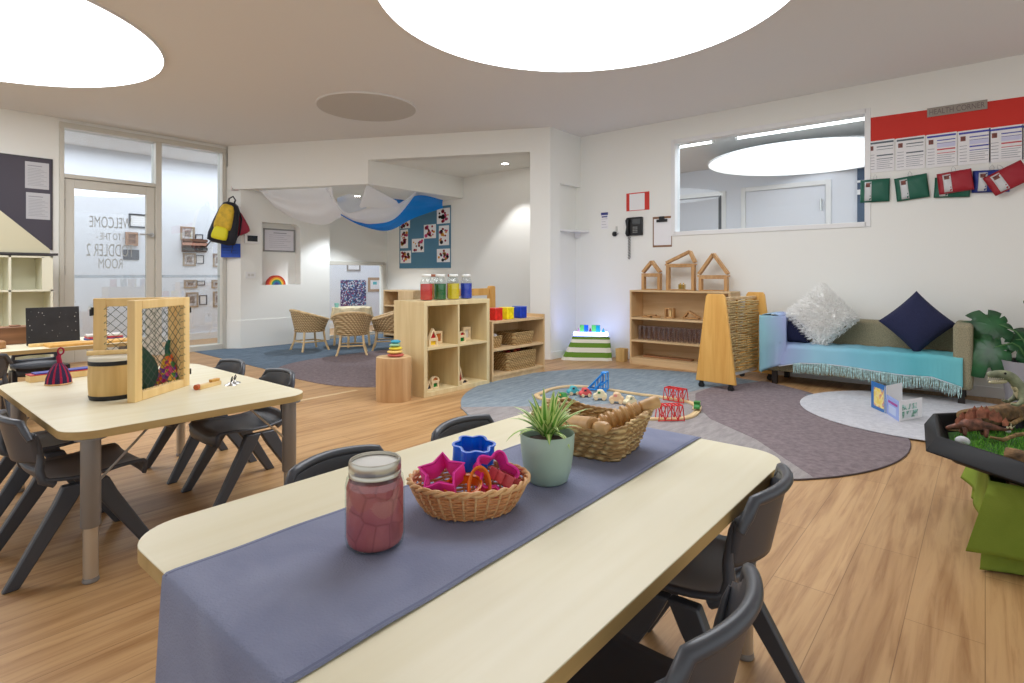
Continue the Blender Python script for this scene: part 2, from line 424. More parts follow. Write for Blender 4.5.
for body, pxc, pw, y0, y1 in (('WELCOME', 110.5, 42, 217, 228), ('- TO THE -', 110.5, 28, 233, 240), ('TODDLER 2', 110, 47, 244, 256.5), ('ROOM', 110.5, 24, 258.5, 268.5)):
    a = onY(pxc - pw / 2, y0, YD + .014); b = onY(pxc + pw / 2, y1, YD + .014)
    text(body, b.x - a.x, abs(onY(pxc, y0, YD).z - onY(pxc, y1, YD).z), ((a.x + b.x) / 2, YD + .012, onY(pxc, (y0 + y1) / 2, YD).z), (R(90), 0, R(180)), LET, d1)
# corridor behind the door and the nook window
m = MB(); m.box(-3.2, 8.0, 9.37, 9.47, 0, CZ); struct(m.build('wall_corridor', COOLW, smooth=False))
m = MB(); m.box(-3.2, 8.0, 9.355, 9.37, 0, .10); struct(m.build('baseboard_corridor', TRIMW, smooth=False))
m = MB(); m.box(7.9, 8.0, 8.02, 9.37, 0, CZ); m.box(-3.2, -3.1, 8.02, 9.37, 0, CZ); m.box(6.02, 8.0, 8.02, 8.1, 0, CZ); struct(m.build('wall_corridor_end', COOLW, smooth=False))
# the next room behind the internal window
m = MB(); m.box(9.24, 9.34, -1.2, 5.2, 0, CZ); struct(m.build('wall_far', COOLW, smooth=False))
m = MB(); m.box(6.14, 9.3, 5.1, 5.2, 0, CZ); m.box(6.14, 9.3, -1.2, -1.1, 0, CZ); struct(m.build('wall_far_side', COOLW, smooth=False))
def far_door(n, ya, yb, zt, dark=False):
    m = MB(); x = 9.24
    for b in [(x - .03, x, ya - .07, ya, 0, zt + .07), (x - .03, x, yb, yb + .07, 0, zt + .07), (x - .03, x, ya, yb, zt, zt + .07)]: m.box(*b)
    o = struct(m.build('door_%d' % n, TRIMW, bevel=.004))
    m = MB(); m.box(x - .012, x - .002, ya + .012, yb - .012, .01, zt - .012); m.build('leaf', COOLW, o)
    if dark:
        m = MB(); m.box(x - .02, x - .001, ya, ya + .05, 0, zt); m.box(x - .022, x - .001, ya, yb, zt - .02, zt); m.build('shadow_gap', mat('gap_grey', (90, 94, 100), .8), o)
    else:
        m = MB(); m.box(x - .05, x - .012, ya + .05, ya + .07, 1.95, 2.12); m.build('door_handle', STEEL, o)
far_door(2, onX(722, 200, 9.24).y, onX(722, 200, 9.24).y + .9, 2.30, True)
far_door(3, onX(826, 200, 9.24).y, onX(746, 200, 9.24).y, 2.32)

# lights of the rooms
L1 = emit('ceiling_diffuser', (246, 250, 255), 5.6)
def round_light(name, cx, cy, r, z, label, material, cat='ceiling light'):
    t = thing(name, label, cat, (cx, cy, z))
    m = MB(); m.add([(r * math.cos(2 * math.pi * k / 96), r * math.sin(2 * math.pi * k / 96), 0) for k in range(96)], [tuple(reversed(range(96)))]); m.build('diffuser', material, t, smooth=False)
    m = MB(); m.lathe([(r, .003), (r, .011)], 96); m.build('housing', CEIL, t, angle=60)
    m = MB(); m.lathe([(r, 0.012), (r, -0.004), (r + .012, -0.004), (r + .012, .012)], 96, cap=False); m.build('rim', CEIL, t)
    return t
round_light('ceiling_light', 2.97, 1.906, 1.30, CZ - .012, 'large bright round ceiling light over the dining table and rugs', L1)
round_light('ceiling_light', 0.44, 5.53, 1.30, CZ - .012, 'large bright round ceiling light near the glazed door', L1)
round_light('ceiling_panel', 3.51, 4.93, 0.50, CZ - .012, 'small unlit grey disc on the ceiling between the big lights', mat('unlit_disc', (196, 192, 186), .8), 'ceiling panel')
def linear(y0, y1, label):
    t = thing('linear_light', label, 'light', (7.27, y0, CZ - .035), group='strip lights in the next room')
    m = MB(); m.box(-.012, .012, 0, y1 - y0, -.0, .03); m.build('tube', emit('tube_' + label[:5], (255, 255, 255), 5), t, bevel=.008)
    m = MB(); m.box(-.02, .02, -.03, 0, -.005, .035); m.build('end_cap', TRIMW, t)
    m = MB(); m.box(-.02, .02, y1 - y0, y1 - y0 + .03, -.005, .035); m.build('end_cap', TRIMW, t)
linear(-.6, 2.39, 'longer white strip light seen through the internal window')
linear(2.72, 4.2, 'shorter white strip light at the far end beyond the internal window')
def area(name, loc, rot, sx, sy, power, col=(1, 1, 1), spread=180):
    l = bpy.data.lights.new(name, 'AREA'); l.shape = 'RECTANGLE'; l.size = sx; l.size_y = sy; l.energy = power; l.color = col; l.spread = R(spread)
    o = bpy.data.objects.new(name, l); C.objects.link(o); o.location = loc; o.rotation_euler = rot; return o
area('corridor_lamp', (2.5, 8.7, 2.7), (0, 0, 0), 9, .8, 120, (.97, .98, 1))
area('next_room_fill', (6.5, 2.0, 2.7), (0, 0, 0), .5, 5, 62, (.86, .92, 1))  # unseen fill light, added above the window head to brighten the next room
round_light('ceiling_light', 8.05, 1.81, 1.17, 2.50, 'added glowing disc imitating the round ceiling light mirrored in the internal window', emit('reflection_disc_glow', (248, 250, 255), 1.05))  # added glowing disc in place of the big ceiling light's reflection in the pane
m = MB(); m.box(9.19, 9.24, .95, 1.38, 1.50, 2.50); nb_ = tag(m.build('noticeboard', mat('board_navy', (62, 84, 112), .7), smooth=False), 'tall navy noticeboard at the right end of the next room', 'noticeboard')
m = MB(); m.box(9.18, 9.19, .95, 1.38, 2.13, 2.20); m.box(9.18, 9.19, .95, 1.38, 2.30, 2.33); m.build('paper_strip', PAPER, nb_, smooth=False)
def downlight(x, y, z, label, power, blend=.25, size=70, col=(1, 1, 1)):
    t = thing('downlight', label, 'downlight', (x, y, z))
    m = MB(); m.lathe([(.045, -.002), (.06, -.006), (.065, 0), (.045, 0.0)], 24, cap=False); m.build('rim', TRIMW, t)
    m = MB(); m.lathe([(.046, -.001), (.046, .004)], 24); m.build('bulb', emit('downlight_bulb_%d' % int(x * 100), (255, 252, 245), 25), t)
    l = bpy.data.lights.new('downlight_beam', 'SPOT'); l.energy = power; l.spot_size = R(size); l.spot_blend = blend; l.color = col; l.shadow_soft_size = .03
    o = bpy.data.objects.new('downlight_beam', l); C.objects.link(o); o.location = (x, y, z - .03)
dl = P(506.5, 164.7, NZ); downlight(5.62, 4.85, NZ, 'small round downlight glowing in the raised nook ceiling', 45, .35, 84)
dl2 = P(357, 196, SZ); downlight(dl2.x, dl2.y, SZ, 'round downlight shining behind the draped fabric', 90, .4, 102, (.85, .92, 1))
w = bpy.data.worlds.new('world'); S.world = w; w.use_nodes = True
bg = w.node_tree.nodes['Background']; bg.inputs[0].default_value = (0.93, 0.97, 1.0, 1); bg.inputs[1].default_value = 1.0
S.view_settings.view_transform = 'Standard'; S.view_settings.look = 'None'; S.view_settings.gamma = 1.0; S.view_settings.use_curve_mapping = False
S.view_settings.exposure = 0.0
S.cycles.use_denoising = True; S.cycles.max_bounces = 8; S.cycles.diffuse_bounces = 5; S.cycles.transparent_max_bounces = 24
S.cycles.sample_clamp_indirect = 6.0; S.cycles.caustics_reflective = False; S.cycles.caustics_refractive = False

# rugs
def circ(cx, cy, r, n=72): return [(cx + r * math.cos(2 * math.pi * k / n), cy + r * math.sin(2 * math.pi * k / n)) for k in range(n)]
m = MB()
m.prism(circ(4.13, 2.10, 1.46), 0, .006)
m.mat(1).prism([(2.98, 3.02), (3.35, 2.62), (3.75, 2.25), (4.25, 2.0), (4.9, 1.86), (5.2, 1.5), (5.1, 1.0)] + [(3.9 + 1.32 * math.cos(R(a)), 1.65 + 1.32 * math.sin(R(a))) for a in range(-30, -176, -6)] + [(2.70, 1.9), (2.68, 2.3), (2.80, 2.70)], 0, .0075)
m.mat(2)
pts = [(5.26, 1.70), (4.95, 1.85), (4.6, 1.86), (4.2, 1.70), (3.845, 1.45), (3.554, 1.066), (3.3, .85), (3.07, .65)] + [(3.9 + 1.32 * math.cos(R(a)), 1.65 + 1.32 * math.sin(R(a))) for a in range(230, 342, 6)] + [(5.22, 1.10), (5.30, 1.20), (5.42, 1.38), (5.50, 1.52), (5.53, 1.60)]
m.prism(pts, 0, .009)
m.mat(3); m.tube([(x, y, .005) for x, y in [(3.9 + 1.32 * math.cos(R(a)), 1.65 + 1.32 * math.sin(R(a))) for a in range(200, 345, 4)]], .004)
tag(m.build('area_rug', [CBLUE, CGREY, CMAUVE, mat('rug_binding', (88, 78, 80), .9)], smooth=False), 'large rug of overlapping blue-grey, stone and mauve circles under the train set', 'rug')
m = MB(); m.prism(circ(4.95, .32, .80), 0.010, .016)
tag(m.build('round_rug', CLIGHT, bevel=.004), 'pale grey round rug in front of the small sofa', 'rug')
m = MB(); m.prism([(2.86, 5.3), (3.6, 4.0), (5.2, 3.97), (5.3, 4.25), (5.98, 4.3), (5.98, 7.84), (4.85, 7.84), (4.8, 7.70), (3.5, 7.70), (3.3, 7.88), (2.93, 7.88)], 0, .004)
pts = [(4.22 + 1.42 * math.copysign(abs(math.cos(R(a))) ** .66, math.cos(R(a))), 5.0 + 1.12 * math.copysign(abs(math.sin(R(a))) ** .66, math.sin(R(a)))) for a in range(0, 360, 6)]
m.mat(1).prism(pts, 0, .006)
tag(m.build('nook_carpet', [CNAVY, CMAUVE], smooth=False), 'slate blue carpet with a mauve circle inside the nook', 'carpet')
# ------------------------------------------------------------ tables and toddler chairs
LEGP = mat('leg_silver', (140, 138, 136), .38, .45)
def make_table(label, loc, rz=0, legs=True, L=1.32, Wd=.86, top=.52, ix=.10, iy=.085):
    t = thing('classroom_table', label, 'table', loc, rz)
    m = MB(); th = .027
    pts = rrect(0, L, 0, Wd, .10, 10)
    n = len(pts)
    m.prism(pts, top - .002, top)
    m.mat(1).prism(pts, top - th, top - .002)
    m.build('tabletop', [LAM, LAMEDGE], t, bevel=.002)
    for i, (x, y) in enumerate(((ix, iy), (L - ix, iy), (ix, Wd - iy), (L - ix, Wd - iy))):
        m = MB(); m.lathe([(.028, top - th - .006), (.028, .185), (.026, .18)], 24, Tz(x, y, 0)); m.lathe([(.045, top - th), (.045, top - th - .006), (.028, top - th - .006)], 24, Tz(x, y, 0))
        lg = m.build('leg', LEGP, t)
        m = MB(); m.lathe([(.0215, .18), (.0215, .014)], 20, Tz(x, y, 0)); m.build('lower_tube', NICKEL, lg)
        m = MB(); m.lathe([(.022, .0), (.024, .004), (.022, .016)], 20, Tz(x, y, 0)); m.build('foot', LEGP, lg)
        sx = 1 if i % 2 == 0 else -1
        m = MB(); m.cyl((x, y, .30), (x + sx * .17, y, top - th), .004, n=8); m.build('brace', STEEL, lg)
    return t
TA = make_table('light maple table with the blue grey runner along its middle', (0.331, 0.398, 0), L=1.29, Wd=.826)
TB = make_table('light maple table carrying the netted pine frames and wooden drum', (0.44, 2.19, 0), L=.84, Wd=1.27, top=.50, ix=.078, iy=.045)
TC = make_table('light maple table by the glazed door with a blackboard on it', (0.20, 4.88, 0), L=1.25, Wd=.70, top=.50)

def make_chair(label, loc, rz, group=None):
    t = thing('toddler_chair', label, 'chair', loc, rz, group)
    # seat: dished plastic shell
    def seat(u, v):
        x = (u - .5) * 2
        prof = [(.172, .262), (.176, .284), (.160, .300), (.10, .300), (.03, .291), (-.05, .291), (-.11, .300), (-.145, .322), (-.158, .350)]
        k = v * (len(prof) - 1); i = min(int(k), len(prof) - 2); f = k - i
        y = prof[i][0] * (1 - f) + prof[i + 1][0] * f; z = prof[i][1] * (1 - f) + prof[i + 1][1] * f
        w = .148 + .012 * math.sin(math.pi * min(1, v * 1.2)) - (.018 if v > .85 else 0)
        z += .012 * abs(x) ** 4 * (1 if .15 < v < .8 else .4)
        y += (.022 * x * x) * max(0, (v - .7) / .3) - (.012 * x ** 4 if v < .2 else 0)
        return (x * w, y, z)
    m = MB(); m.grid(seat, 14, 20); st = m.build('seat', DGREY, t, solid=.012, angle=80, offset=-1)
    # backrest: curved panel, rolled top lip, two side posts over the hand slot
    def back(u, v):
        x = (u - .5) * 2
        w = .128 + .026 * v
        rc = 1 - max(0, abs(x) - .8) / .2 * .35 * (v ** 6)
        z = .375 + (.148 * v) * (1 if v < .8 else rc) - .010 * x * x * v
        y = -.178 - .034 * v + .052 * x * x
        return (x * w, y, z)
    m = MB(); m.grid(back, 16, 12); bk = m.build('backrest', DGREY, t, solid=.010, angle=80)
    m = MB()
    pts = [Vector(back(u / 20, 1.0)) + Vector((0, -.003, 0)) for u in range(21)]
    m.tube(pts, [.009] + [.012] * 19 + [.009], 10); m.build('top_lip', DGREY, bk, angle=70)
    for s in (-1, 1):
        m = MB()
        pts = [(s * .136, -.095, .298), (s * .136, -.128, .318), (s * .131, -.135, .35), (s * .126, -.130, .385), (s * .131, -.134, .42), (s * .137, -.140, .455), (s * .142, -.146, .475)]
        m.tube(pts, [.013, .015, .014, .012, .009, .006, .003], 8); m.build('side_post', DGREY, t, angle=70)
    # legs: splayed flat bars, joined near the middle of each side
    for s in (-1, 1):
        for fy, fx in ((.185, .165), (-.215, .165)):
            m = MB()
            a = Vector((s * .145, fy * .16 - .01, .278)); b = Vector((s * fx, fy, 0.0)); k = 7
            for side in (0,):
                vs = []
                for i in range(k):
                    f = i / (k - 1); c = a.lerp(b, f)
                    wy = .034 - .013 * f; wx = .016 - .003 * f
                    if i == 0: c.z += .01
                    for dx, dy in ((-wx, -wy), (wx, -wy), (wx, wy), (-wx, wy)): vs.append((c.x + dx, c.y + dy, c.z))
                fs = [(3, 2, 1, 0), tuple(4 * (k - 1) + j for j in range(4))] + [(4 * i + j, 4 * i + (j + 1) % 4, 4 * (i + 1) + (j + 1) % 4, 4 * (i + 1) + j) for i in range(k - 1) for j in range(4)]
                # flip so normals face outwards
                m.add(vs, [tuple(reversed(f_)) for f_ in fs])
            m.build('leg', DGREY, t, bevel=.005)
    return t
ch = make_chair('dark grey toddler chair at the right side of the runner table beside the rugs', (1.30, .545, 0), R(3)); ch.scale = (1, 1, 1.05)
def chair(label, x, y, a, s=1.0):
    o = dup(ch, (x, y, 0), R(a), label); o.scale = (1, 1, s); return o
chair('dark grey toddler chair at the runner table, closest to the viewer', .775, .458, 1, 1.05)
chair('dark grey toddler chair whose back shows behind the pink jar', .815, 1.085, 181, 1.02)
chair('dark grey toddler chair whose back shows behind the blue flower cutter', 1.265, 1.075, 184, 1.02)
chair('dark grey toddler chair at the near left side of the netted frame table', .545, 2.53, -88)
chair('dark grey toddler chair second along the left side of the netted frame table', .53, 3.02, -93)
chair('dark grey toddler chair on the right of the netted frame table beside its corner leg', 1.20, 2.66, 90)
chair('dark grey toddler chair on the right of the netted frame table, farther from its leg', 1.19, 3.16, 92)
chair('dark grey toddler chair with its back to us at the blackboard table', .50, 4.70, 0)
chair('dark grey toddler chair on the far side of the blackboard table', .95, 5.50, 180)

# ------------------------------------------------------------ runner on the near table
def cloth_mat(name, c1, c2, bs=.25, sc=260):
    m, nt, b = newmat(name); v = coords(nt)
    n = N(nt, 'ShaderNodeTexNoise', Scale=5.0, Detail=4.0, Distortion=.6); nt.links.new(v, n.inputs['Vector'])
    nt.links.new(ramp(nt, n.outputs['Fac'], [(.3, c1), (.7, c2)]), b.inputs['Base Color'])
    b.inputs['Roughness'].default_value = .9; b.inputs['Specular IOR Level'].default_value = .15
    n2 = N(nt, 'ShaderNodeTexNoise', Scale=sc, Detail=2.0); nt.links.new(v, n2.inputs['Vector'])
    ad = N(nt, 'ShaderNodeMath'); ad.operation = 'MULTIPLY_ADD'; ad.inputs[1].default_value = 3.0
    nt.links.new(n.outputs['Fac'], ad.inputs[0]); nt.links.new(n2.outputs['Fac'], ad.inputs[2])
    bump(nt, b, ad.outputs[0], bs, .01)
    return m
RUN = cloth_mat('runner_cloth', (128, 134, 160), (146, 152, 176), .3)
def runner(u, v):
    # u along the length from the hanging hem, v across
    L0 = .30; L1 = 1.305; s = u * (L0 + L1 + .10)
    y0 = .640 - .02 * (1 - min(1, max(0, (s - L0) / 1.3))) ; y1 = 1.004
    y = y0 + (y1 - y0) * v
    rr = .022
    if s < L0:
        f = 1 - s / L0
        x = .326 - .010 * math.sin(v * 9 + 1) * f - .02 * f; z = .500 - (L0 - s); y = .5 * (y0 + y1) + (y - .5 * (y0 + y1)) * (1 + .03 * f)
        return (x, y, z)
    s -= L0
    if s < .030:
        a = s / .030 * math.pi / 2
        return (.326 + .008 * (1 - math.cos(a)), y, .5145 + .008 * math.sin(a)) if s > .012 else (.326, y, .5 + s * 1.2)
    s -= .030
    x = .334 + s
    z = .5225 + .0008 * math.sin(x * 30 + v * 4)
    if x > 1.622:
        d = x - 1.622; x = 1.624 + .004 * min(1, d * 20); z = .5225 - d
    return (x, y, z)
m = MB(); m.grid(runner, 120, 24)
rn = tag(m.build('table_runner', RUN, solid=.0016, angle=80, offset=1), 'blue grey cloth runner laid along the maple table and hanging over its near end', 'table runner')
m = MB()
for v in (.02, .98): m.grid(lambda a, b, v=v: (lambda q: (q[0], q[1], q[2] + .0018))(runner(a * .995 + .002, v + (b - .5) * .012)), 120, 1)
m.build('hem', cloth_mat('hem_cloth', (108, 114, 140), (122, 128, 154), .08), rn, angle=80)

# ------------------------------------------------------------ things on the runner
ZT = .5245
jg = pane('jar_glass', .08, (240, 244, 242), .02)
def dough_mat():
    m, nt, b = newmat('pink_dough'); v = coords(nt, (1, 1, .8))
    vo = N(nt, 'ShaderNodeTexVoronoi', Scale=26.0); vo.feature = 'DISTANCE_TO_EDGE'; nt.links.new(v, vo.inputs['Vector'])
    n = N(nt, 'ShaderNodeTexNoise', Scale=14.0, Detail=3.0); nt.links.new(v, n.inputs['Vector'])
    c = ramp(nt, n.outputs['Fac'], [(.3, (176, 82, 92)), (.7, (204, 116, 112))])
    k = ramp(nt, vo.outputs['Distance'], [(0.0, (170, 110, 118)), (.06, (255, 255, 255))])
    mx = N(nt, 'ShaderNodeMix'); mx.data_type = 'RGBA'; mx.blend_type = 'MULTIPLY'; mx.inputs[0].default_value = .45
    nt.links.new(c, mx.inputs[6]); nt.links.new(k, mx.inputs[7]); nt.links.new(mx.outputs[2], b.inputs['Base Color'])
    b.inputs['Roughness'].default_value = .45; bump(nt, b, vo.outputs['Distance'], .5, .01)
    return m
t = thing('dough_jar', 'glass screw-top jar full of pink dough on the runner', 'jar', (.604, .825, ZT))
m = MB(); m.lathe([(0, 0), (.040, 0), (.049, .006), (.0515, .018), (.0515, .108), (.049, .120), (.042, .128), (.041, .134)], 40); m.build('glass', jg, t, angle=60)
m = MB(); m.lathe([(0, .004), (.040, .004), (.046, .009), (.049, .02), (.049, .105), (.045, .118), (.02, .122), (0, .120)], 40); m.build('dough', dough_mat(), t, angle=60)
m = MB(); m.lathe([(.043, .124), (.0455, .125), (.0455, .130), (.044, .132), (.0455, .134), (.0455, .148), (.044, .151), (.041, .151), (.0405, .146)], 40, cap=False); m.build('screw_band', mat('tin', (200, 196, 184), .3, .9), t, angle=50)
m = MB(); m.lathe([(0, .141), (.036, .141), (.041, .145)], 40); m.build('lid', mat('lid_white', (225, 226, 222), .4), t)

def ring_rr(w, d, r, n=12): return rrect(-w, w, -d, d, r, n)
# oval wicker basket
t = thing('bread_basket', 'oval split-cane basket heaped with cookie cutters on the runner', 'basket', (.822, .807, ZT), R(-45))
def bsk(z): f = z / .058; return .082 + .036 * f ** .7, .062 + .032 * f ** .7
CANE = wood('basket_cane', (200, 148, 94), (234, 192, 138), 'z', 2.5); CANE2 = wood('basket_cane_dark', (184, 118, 66), (216, 156, 98), 'z', 3)
m = MB()
for j in range(9):
    z = .005 + .0062 * j; a, b = bsk(z)
    m.tube([(math.cos(2 * math.pi * k / 96) * (a + .0016 * (1 if (k // 3 + j) % 2 else -1)), math.sin(2 * math.pi * k / 96) * (b + .0016 * (1 if (k // 3 + j) % 2 else -1)), z) for k in range(96)], .0029, 6, closed=True)
m.build('wall_weave', CANE2, t, angle=80)
m = MB()
for k in range(30):
    g = 2 * math.pi * k / 30
    m.tube([(math.cos(g) * (bsk(z)[0] + .002), math.sin(g) * (bsk(z)[1] + .002), z) for z in (.002, .02, .04, .058)], .0026, 6)
m.build('stakes', CANE, t, angle=80)
m = MB()
for ph in (0, math.pi):
    m.tube([(math.cos(2 * math.pi * k / 160) * (.120 + .0035 * math.cos(k * .55 + ph)), math.sin(2 * math.pi * k / 160) * (.095 + .0035 * math.cos(k * .55 + ph)), .062 + .0035 * math.sin(k * .55 + ph)) for k in range(160)], .0036, 6, closed=True)
m.build('braided_rim', CANE, t, angle=80)
m = MB(); m.lathe([(0, .002), (.082, .002), (.084, .006), (0, .006)], 48, sy=.76); m.build('base', CANE, t)
# cookie cutters
def cutter(name, label, outline, h, mats, loc, rot, th=.0016, group=None, inner=None):
    t = thing(name, label, 'cookie cutter', loc, rot=rot)
    n = len(outline); m = MB()
    def offs(d):
        o = []
        for i in range(n):
            p, q = outline[i - 1], outline[(i + 1) % n]; dx, dy = q[0] - p[0], q[1] - p[1]; l = math.hypot(dx, dy) or 1
            o.append((outline[i][0] + dy / l * d, outline[i][1] - dx / l * d))
        return o
    oo, ii, rim = offs(th), offs(-th), offs(.0045)
    def wallring(a, b, z0, z1):
        vs = [(p[0], p[1], z0) for p in a] + [(p[0], p[1], z1) for p in a] + [(p[0], p[1], z0) for p in b] + [(p[0], p[1], z1) for p in b]
        fs = []
        for i in range(n):
            j = (i + 1) % n
            fs += [(i, j, n + j, n + i), (2 * n + j, 2 * n + i, 3 * n + i, 3 * n + j), (n + i, n + j, 3 * n + j, 3 * n + i), (j, i, 2 * n + i, 2 * n + j)]
        m.add(vs, fs)
    wallring(oo, ii, 0, h); m.build('blade', mats, t, angle=50)
    m = MB()
    def wr(a, b, z0, z1):
        vs = [(p[0], p[1], z0) for p in a] + [(p[0], p[1], z1) for p in a] + [(p[0], p[1], z0) for p in b] + [(p[0], p[1], z1) for p in b]
        fs = []
        for i in range(n):
            j = (i + 1) % n
            fs += [(i, j, n + j, n + i), (2 * n + j, 2 * n + i, 3 * n + i, 3 * n + j), (n + i, n + j, 3 * n + j, 3 * n + i), (j, i, 2 * n + i, 2 * n + j)]
        m.add(vs, fs)
    wr(rim, ii, h - .003, h); m.build('grip_rim', mats, t, angle=50)
    return t
def flower(r, k=6, d=.22, n=72): return [((r * (1 + d * math.cos(k * 2 * math.pi * i / n))) * math.cos(2 * math.pi * i / n), (r * (1 + d * math.cos(k * 2 * math.pi * i / n))) * math.sin(2 * math.pi * i / n)) for i in range(n)]
def star(r, r2, k=5):
    o = []
    for i in range(2 * k):
        a = math.pi * i / k; q = r if i % 2 == 0 else r2; o.append((q * math.cos(a), q * math.sin(a)))
    return o
BLU = mat('cutter_blue', (14, 106, 224), .3); PNK = mat('cutter_pink', (240, 60, 170), .32); ORG = mat('cutter_orange', (240, 125, 20), .32); PNK2 = mat('cutter_salmon', (214, 96, 104), .35)
bx, by = .822, .807
cutter('flower_cutter', 'blue flower shaped cookie cutter standing highest in the oval basket', flower(.038, 6, .14), .045, BLU, (.876, .848, ZT + .068), (R(6), R(-6), R(20)))
cutter('star_cutter', 'bright pink star cutter at the jar side of the oval basket', star(.046, .026), .040, PNK, (.775, .832, ZT + .054), (R(25), R(-14), R(-35)))
cutter('round_cutter', 'orange ring-shaped cutter lying at the front of the oval basket', [(.035 * math.cos(2 * math.pi * i / 40), .028 * math.sin(2 * math.pi * i / 40)) for i in range(40)], .020, ORG, (.788, .790, ZT + .044), (R(16), R(-8), R(-20)))
cutter('oval_cutter', 'orange oval cutter standing upright in the middle of the oval basket', [(.020 * math.cos(2 * math.pi * i / 40), .036 * math.sin(2 * math.pi * i / 40)) for i in range(40)], .018, ORG, (.812, .775, ZT + .050), (R(58), R(12), R(-32)))
cutter('butterfly_cutter', 'magenta scalloped cutter tilted at the pot side of the oval basket', flower(.038, 5, .2), .032, PNK, (.868, .786, ZT + .052), (R(48), R(10), R(-25)))
def tree(): return [(0, .035), (.012, .02), (.007, .02), (.018, .004), (.009, .004), (.022, -.016), (.005, -.016), (.005, -.028), (-.005, -.028), (-.005, -.016), (-.022, -.016), (-.009, .004), (-.018, .004), (-.007, .02), (-.012, .02)][::-1]
cutter('tree_cutter', 'salmon pink tree shaped cutter low in the oval basket beside the pot', tree(), .022, PNK2, (.872, .758, ZT + .046), (R(24), R(14), R(40)))
# potted spider plant
t = thing('potted_plant', 'spider plant in a sage green pot on the runner', 'potted plant', (1.047, .775, ZT))
POT = mat('sage_glaze', (162, 186, 170), .38)
m = MB(); m.lathe([(0, 0), (.040, 0), (.048, .006), (.056, .035), (.061, .075), (.063, .110), (.0615, .112), (.0595, .110), (.057, .085), (0, .085)], 48); m.build('pot', POT, t, angle=60)
m = MB(); m.lathe([(0, .094), (.03, .096), (.057, .09)], 24, cap=False); m.build('soil', mat('soil', (58, 42, 30), .95, var=.3, scale=60), t)
GL = mat('leaf_green', (104, 160, 56), .45); GP = mat('leaf_pale', (212, 226, 150), .45)
m = MB(); q = random.Random(3)
for k in range(52):
    a = q.uniform(0, 2 * math.pi); L_ = q.uniform(.06, .115); up = q.uniform(.65, 1.3) if k > 12 else q.uniform(1.1, 1.5); w_ = q.uniform(.0065, .0105); drp = q.uniform(1.1, 2.6) * (1.5 - up)
    if up < .7: L_ *= 1.15
    d = Vector((math.cos(a), math.sin(a), 0)); side = Vector((-d.y, d.x, 0)); o = len(m.v); pos = Vector((d.x * .012, d.y * .012, .104)); el = up; seg = 9
    for i in range(seg + 1):
        f = i / seg; ww = w_ * (1 - f ** 2.2) * (1 if f > .1 else .7) + .0003
        for s, dz in ((-1, .0015), (-.42, 0), (.42, 0), (1, .0015)): m.v.append(tuple(pos + side * ww * s + Vector((0, 0, dz * (1 - f)))))
        pos = pos + (d * math.cos(el) + Vector((0, 0, math.sin(el)))) * (L_ / seg); el -= max(.0, drp) / seg * (1.1)
    for i in range(seg):
        for j in range(3):
            b_ = o + i * 4 + j; m.f.append((b_, b_ + 1, b_ + 5, b_ + 4)); m.m.append(0 if j == 1 else 1) if k % 3 else m.m.append(1 if j == 1 else 0)
fo = m.build('foliage', [GL, GP], t, angle=80)
# seagrass basket with rolling pins
t = thing('seagrass_basket', 'rectangular seagrass basket of rolling pins on the runner', 'basket', (1.325, .825, ZT), R(8))
m = MB()
for j in range(10):
    z = .006 + j * .0082; f = j / 9; w_, d_ = .088 + .030 * f, .100 + .034 * f
    base = ring_rr(w_, d_, .026, 8); pts = []
    # resample
    per = []
    for i in range(len(base)):
        p, q2 = Vector(base[i]), Vector(base[(i + 1) % len(base)]); n_ = max(1, int((q2 - p).length / .0042))
        for k in range(n_): per.append(p.lerp(q2, k / n_))
    zz = z + 0 * f
    pts = []
    for i, p in enumerate(per):
        n2 = p.normalized(); wob = .0028 * math.sin(i * .75 + (math.pi if j % 2 else 0))
        lift = .022 * (abs(p.y) / d_) ** 4 * f
        pts.append((p.x + n2.x * wob, p.y + n2.y * wob, zz + lift + .0012 * math.sin(i * 1.5)))
    m.tube(pts, [.0058 + .0009 * math.sin(i * .75) for i in range(len(pts))], 6, closed=True)
m.build('woven_wall', SEAG, t, angle=80)
m = MB(); m.prism(ring_rr(.09, .102, .026, 6), .002, .008); m.build('base', SEAG, t)
for s in (-1, 1):
    m = MB(); m.tube([(-.035 + .07 * k / 8, s * (.134 + .014 * math.sin(math.pi * k / 8)), .104 + .004 * math.sin(math.pi * k / 8)) for k in range(9)], .007, 8); m.build('handle', SEAG, t)
PIN = wood('rolling_pin_wood', (186, 144, 92), (212, 172, 116), 'x', 1.5, .45)
def align(p, q):
    p, q = Vector(p), Vector(q); d = (q - p).normalized(); return Matrix.Translation(p) @ d.to_track_quat('Z', 'Y').to_matrix().to_4x4(), (q - p).length
def pin(label, p, q, prof, handle_prof):
    T, L_ = align(p, q); t = thing('rolling_pin', label, 'rolling pin', p, rot=T.to_euler())
    m = MB(); m.lathe([(r, z * L_) for r, z in prof], 28); m.build('barrel', PIN, t, angle=40)
    for z0, s in ((1, 1), (0, -1)):
        m = MB(); m.lathe([(r, z0 * L_ + s * z) for r, z in (handle_prof if s > 0 else handle_prof)], 20)
        if s < 0: m.f = [tuple(reversed(f)) for f in m.f]
        m.build('handle', PIN, t, angle=50)
HPF = [(.010, -.002), (.010, .004), (.014, .008), (.017, .02), (.017, .042), (.012, .052), (0, .054)]
pin('smooth wooden rolling pin lying in the seagrass basket', (1.29, .945, ZT + .056), (1.235, .765, ZT + .086), [(0, 0), (.022, 0), (.026, .02), (.026, .98), (.022, 1.0), (0, 1.0)], HPF)
pr = [(0, 0), (.022, 0)]
for k in range(7): z = .05 + .9 * k / 7; pr += [(.019, z), (.026, z + .03), (.026, z + .07), (.019, z + .10)]
pr += [(.022, 1.0), (0, 1.0)]
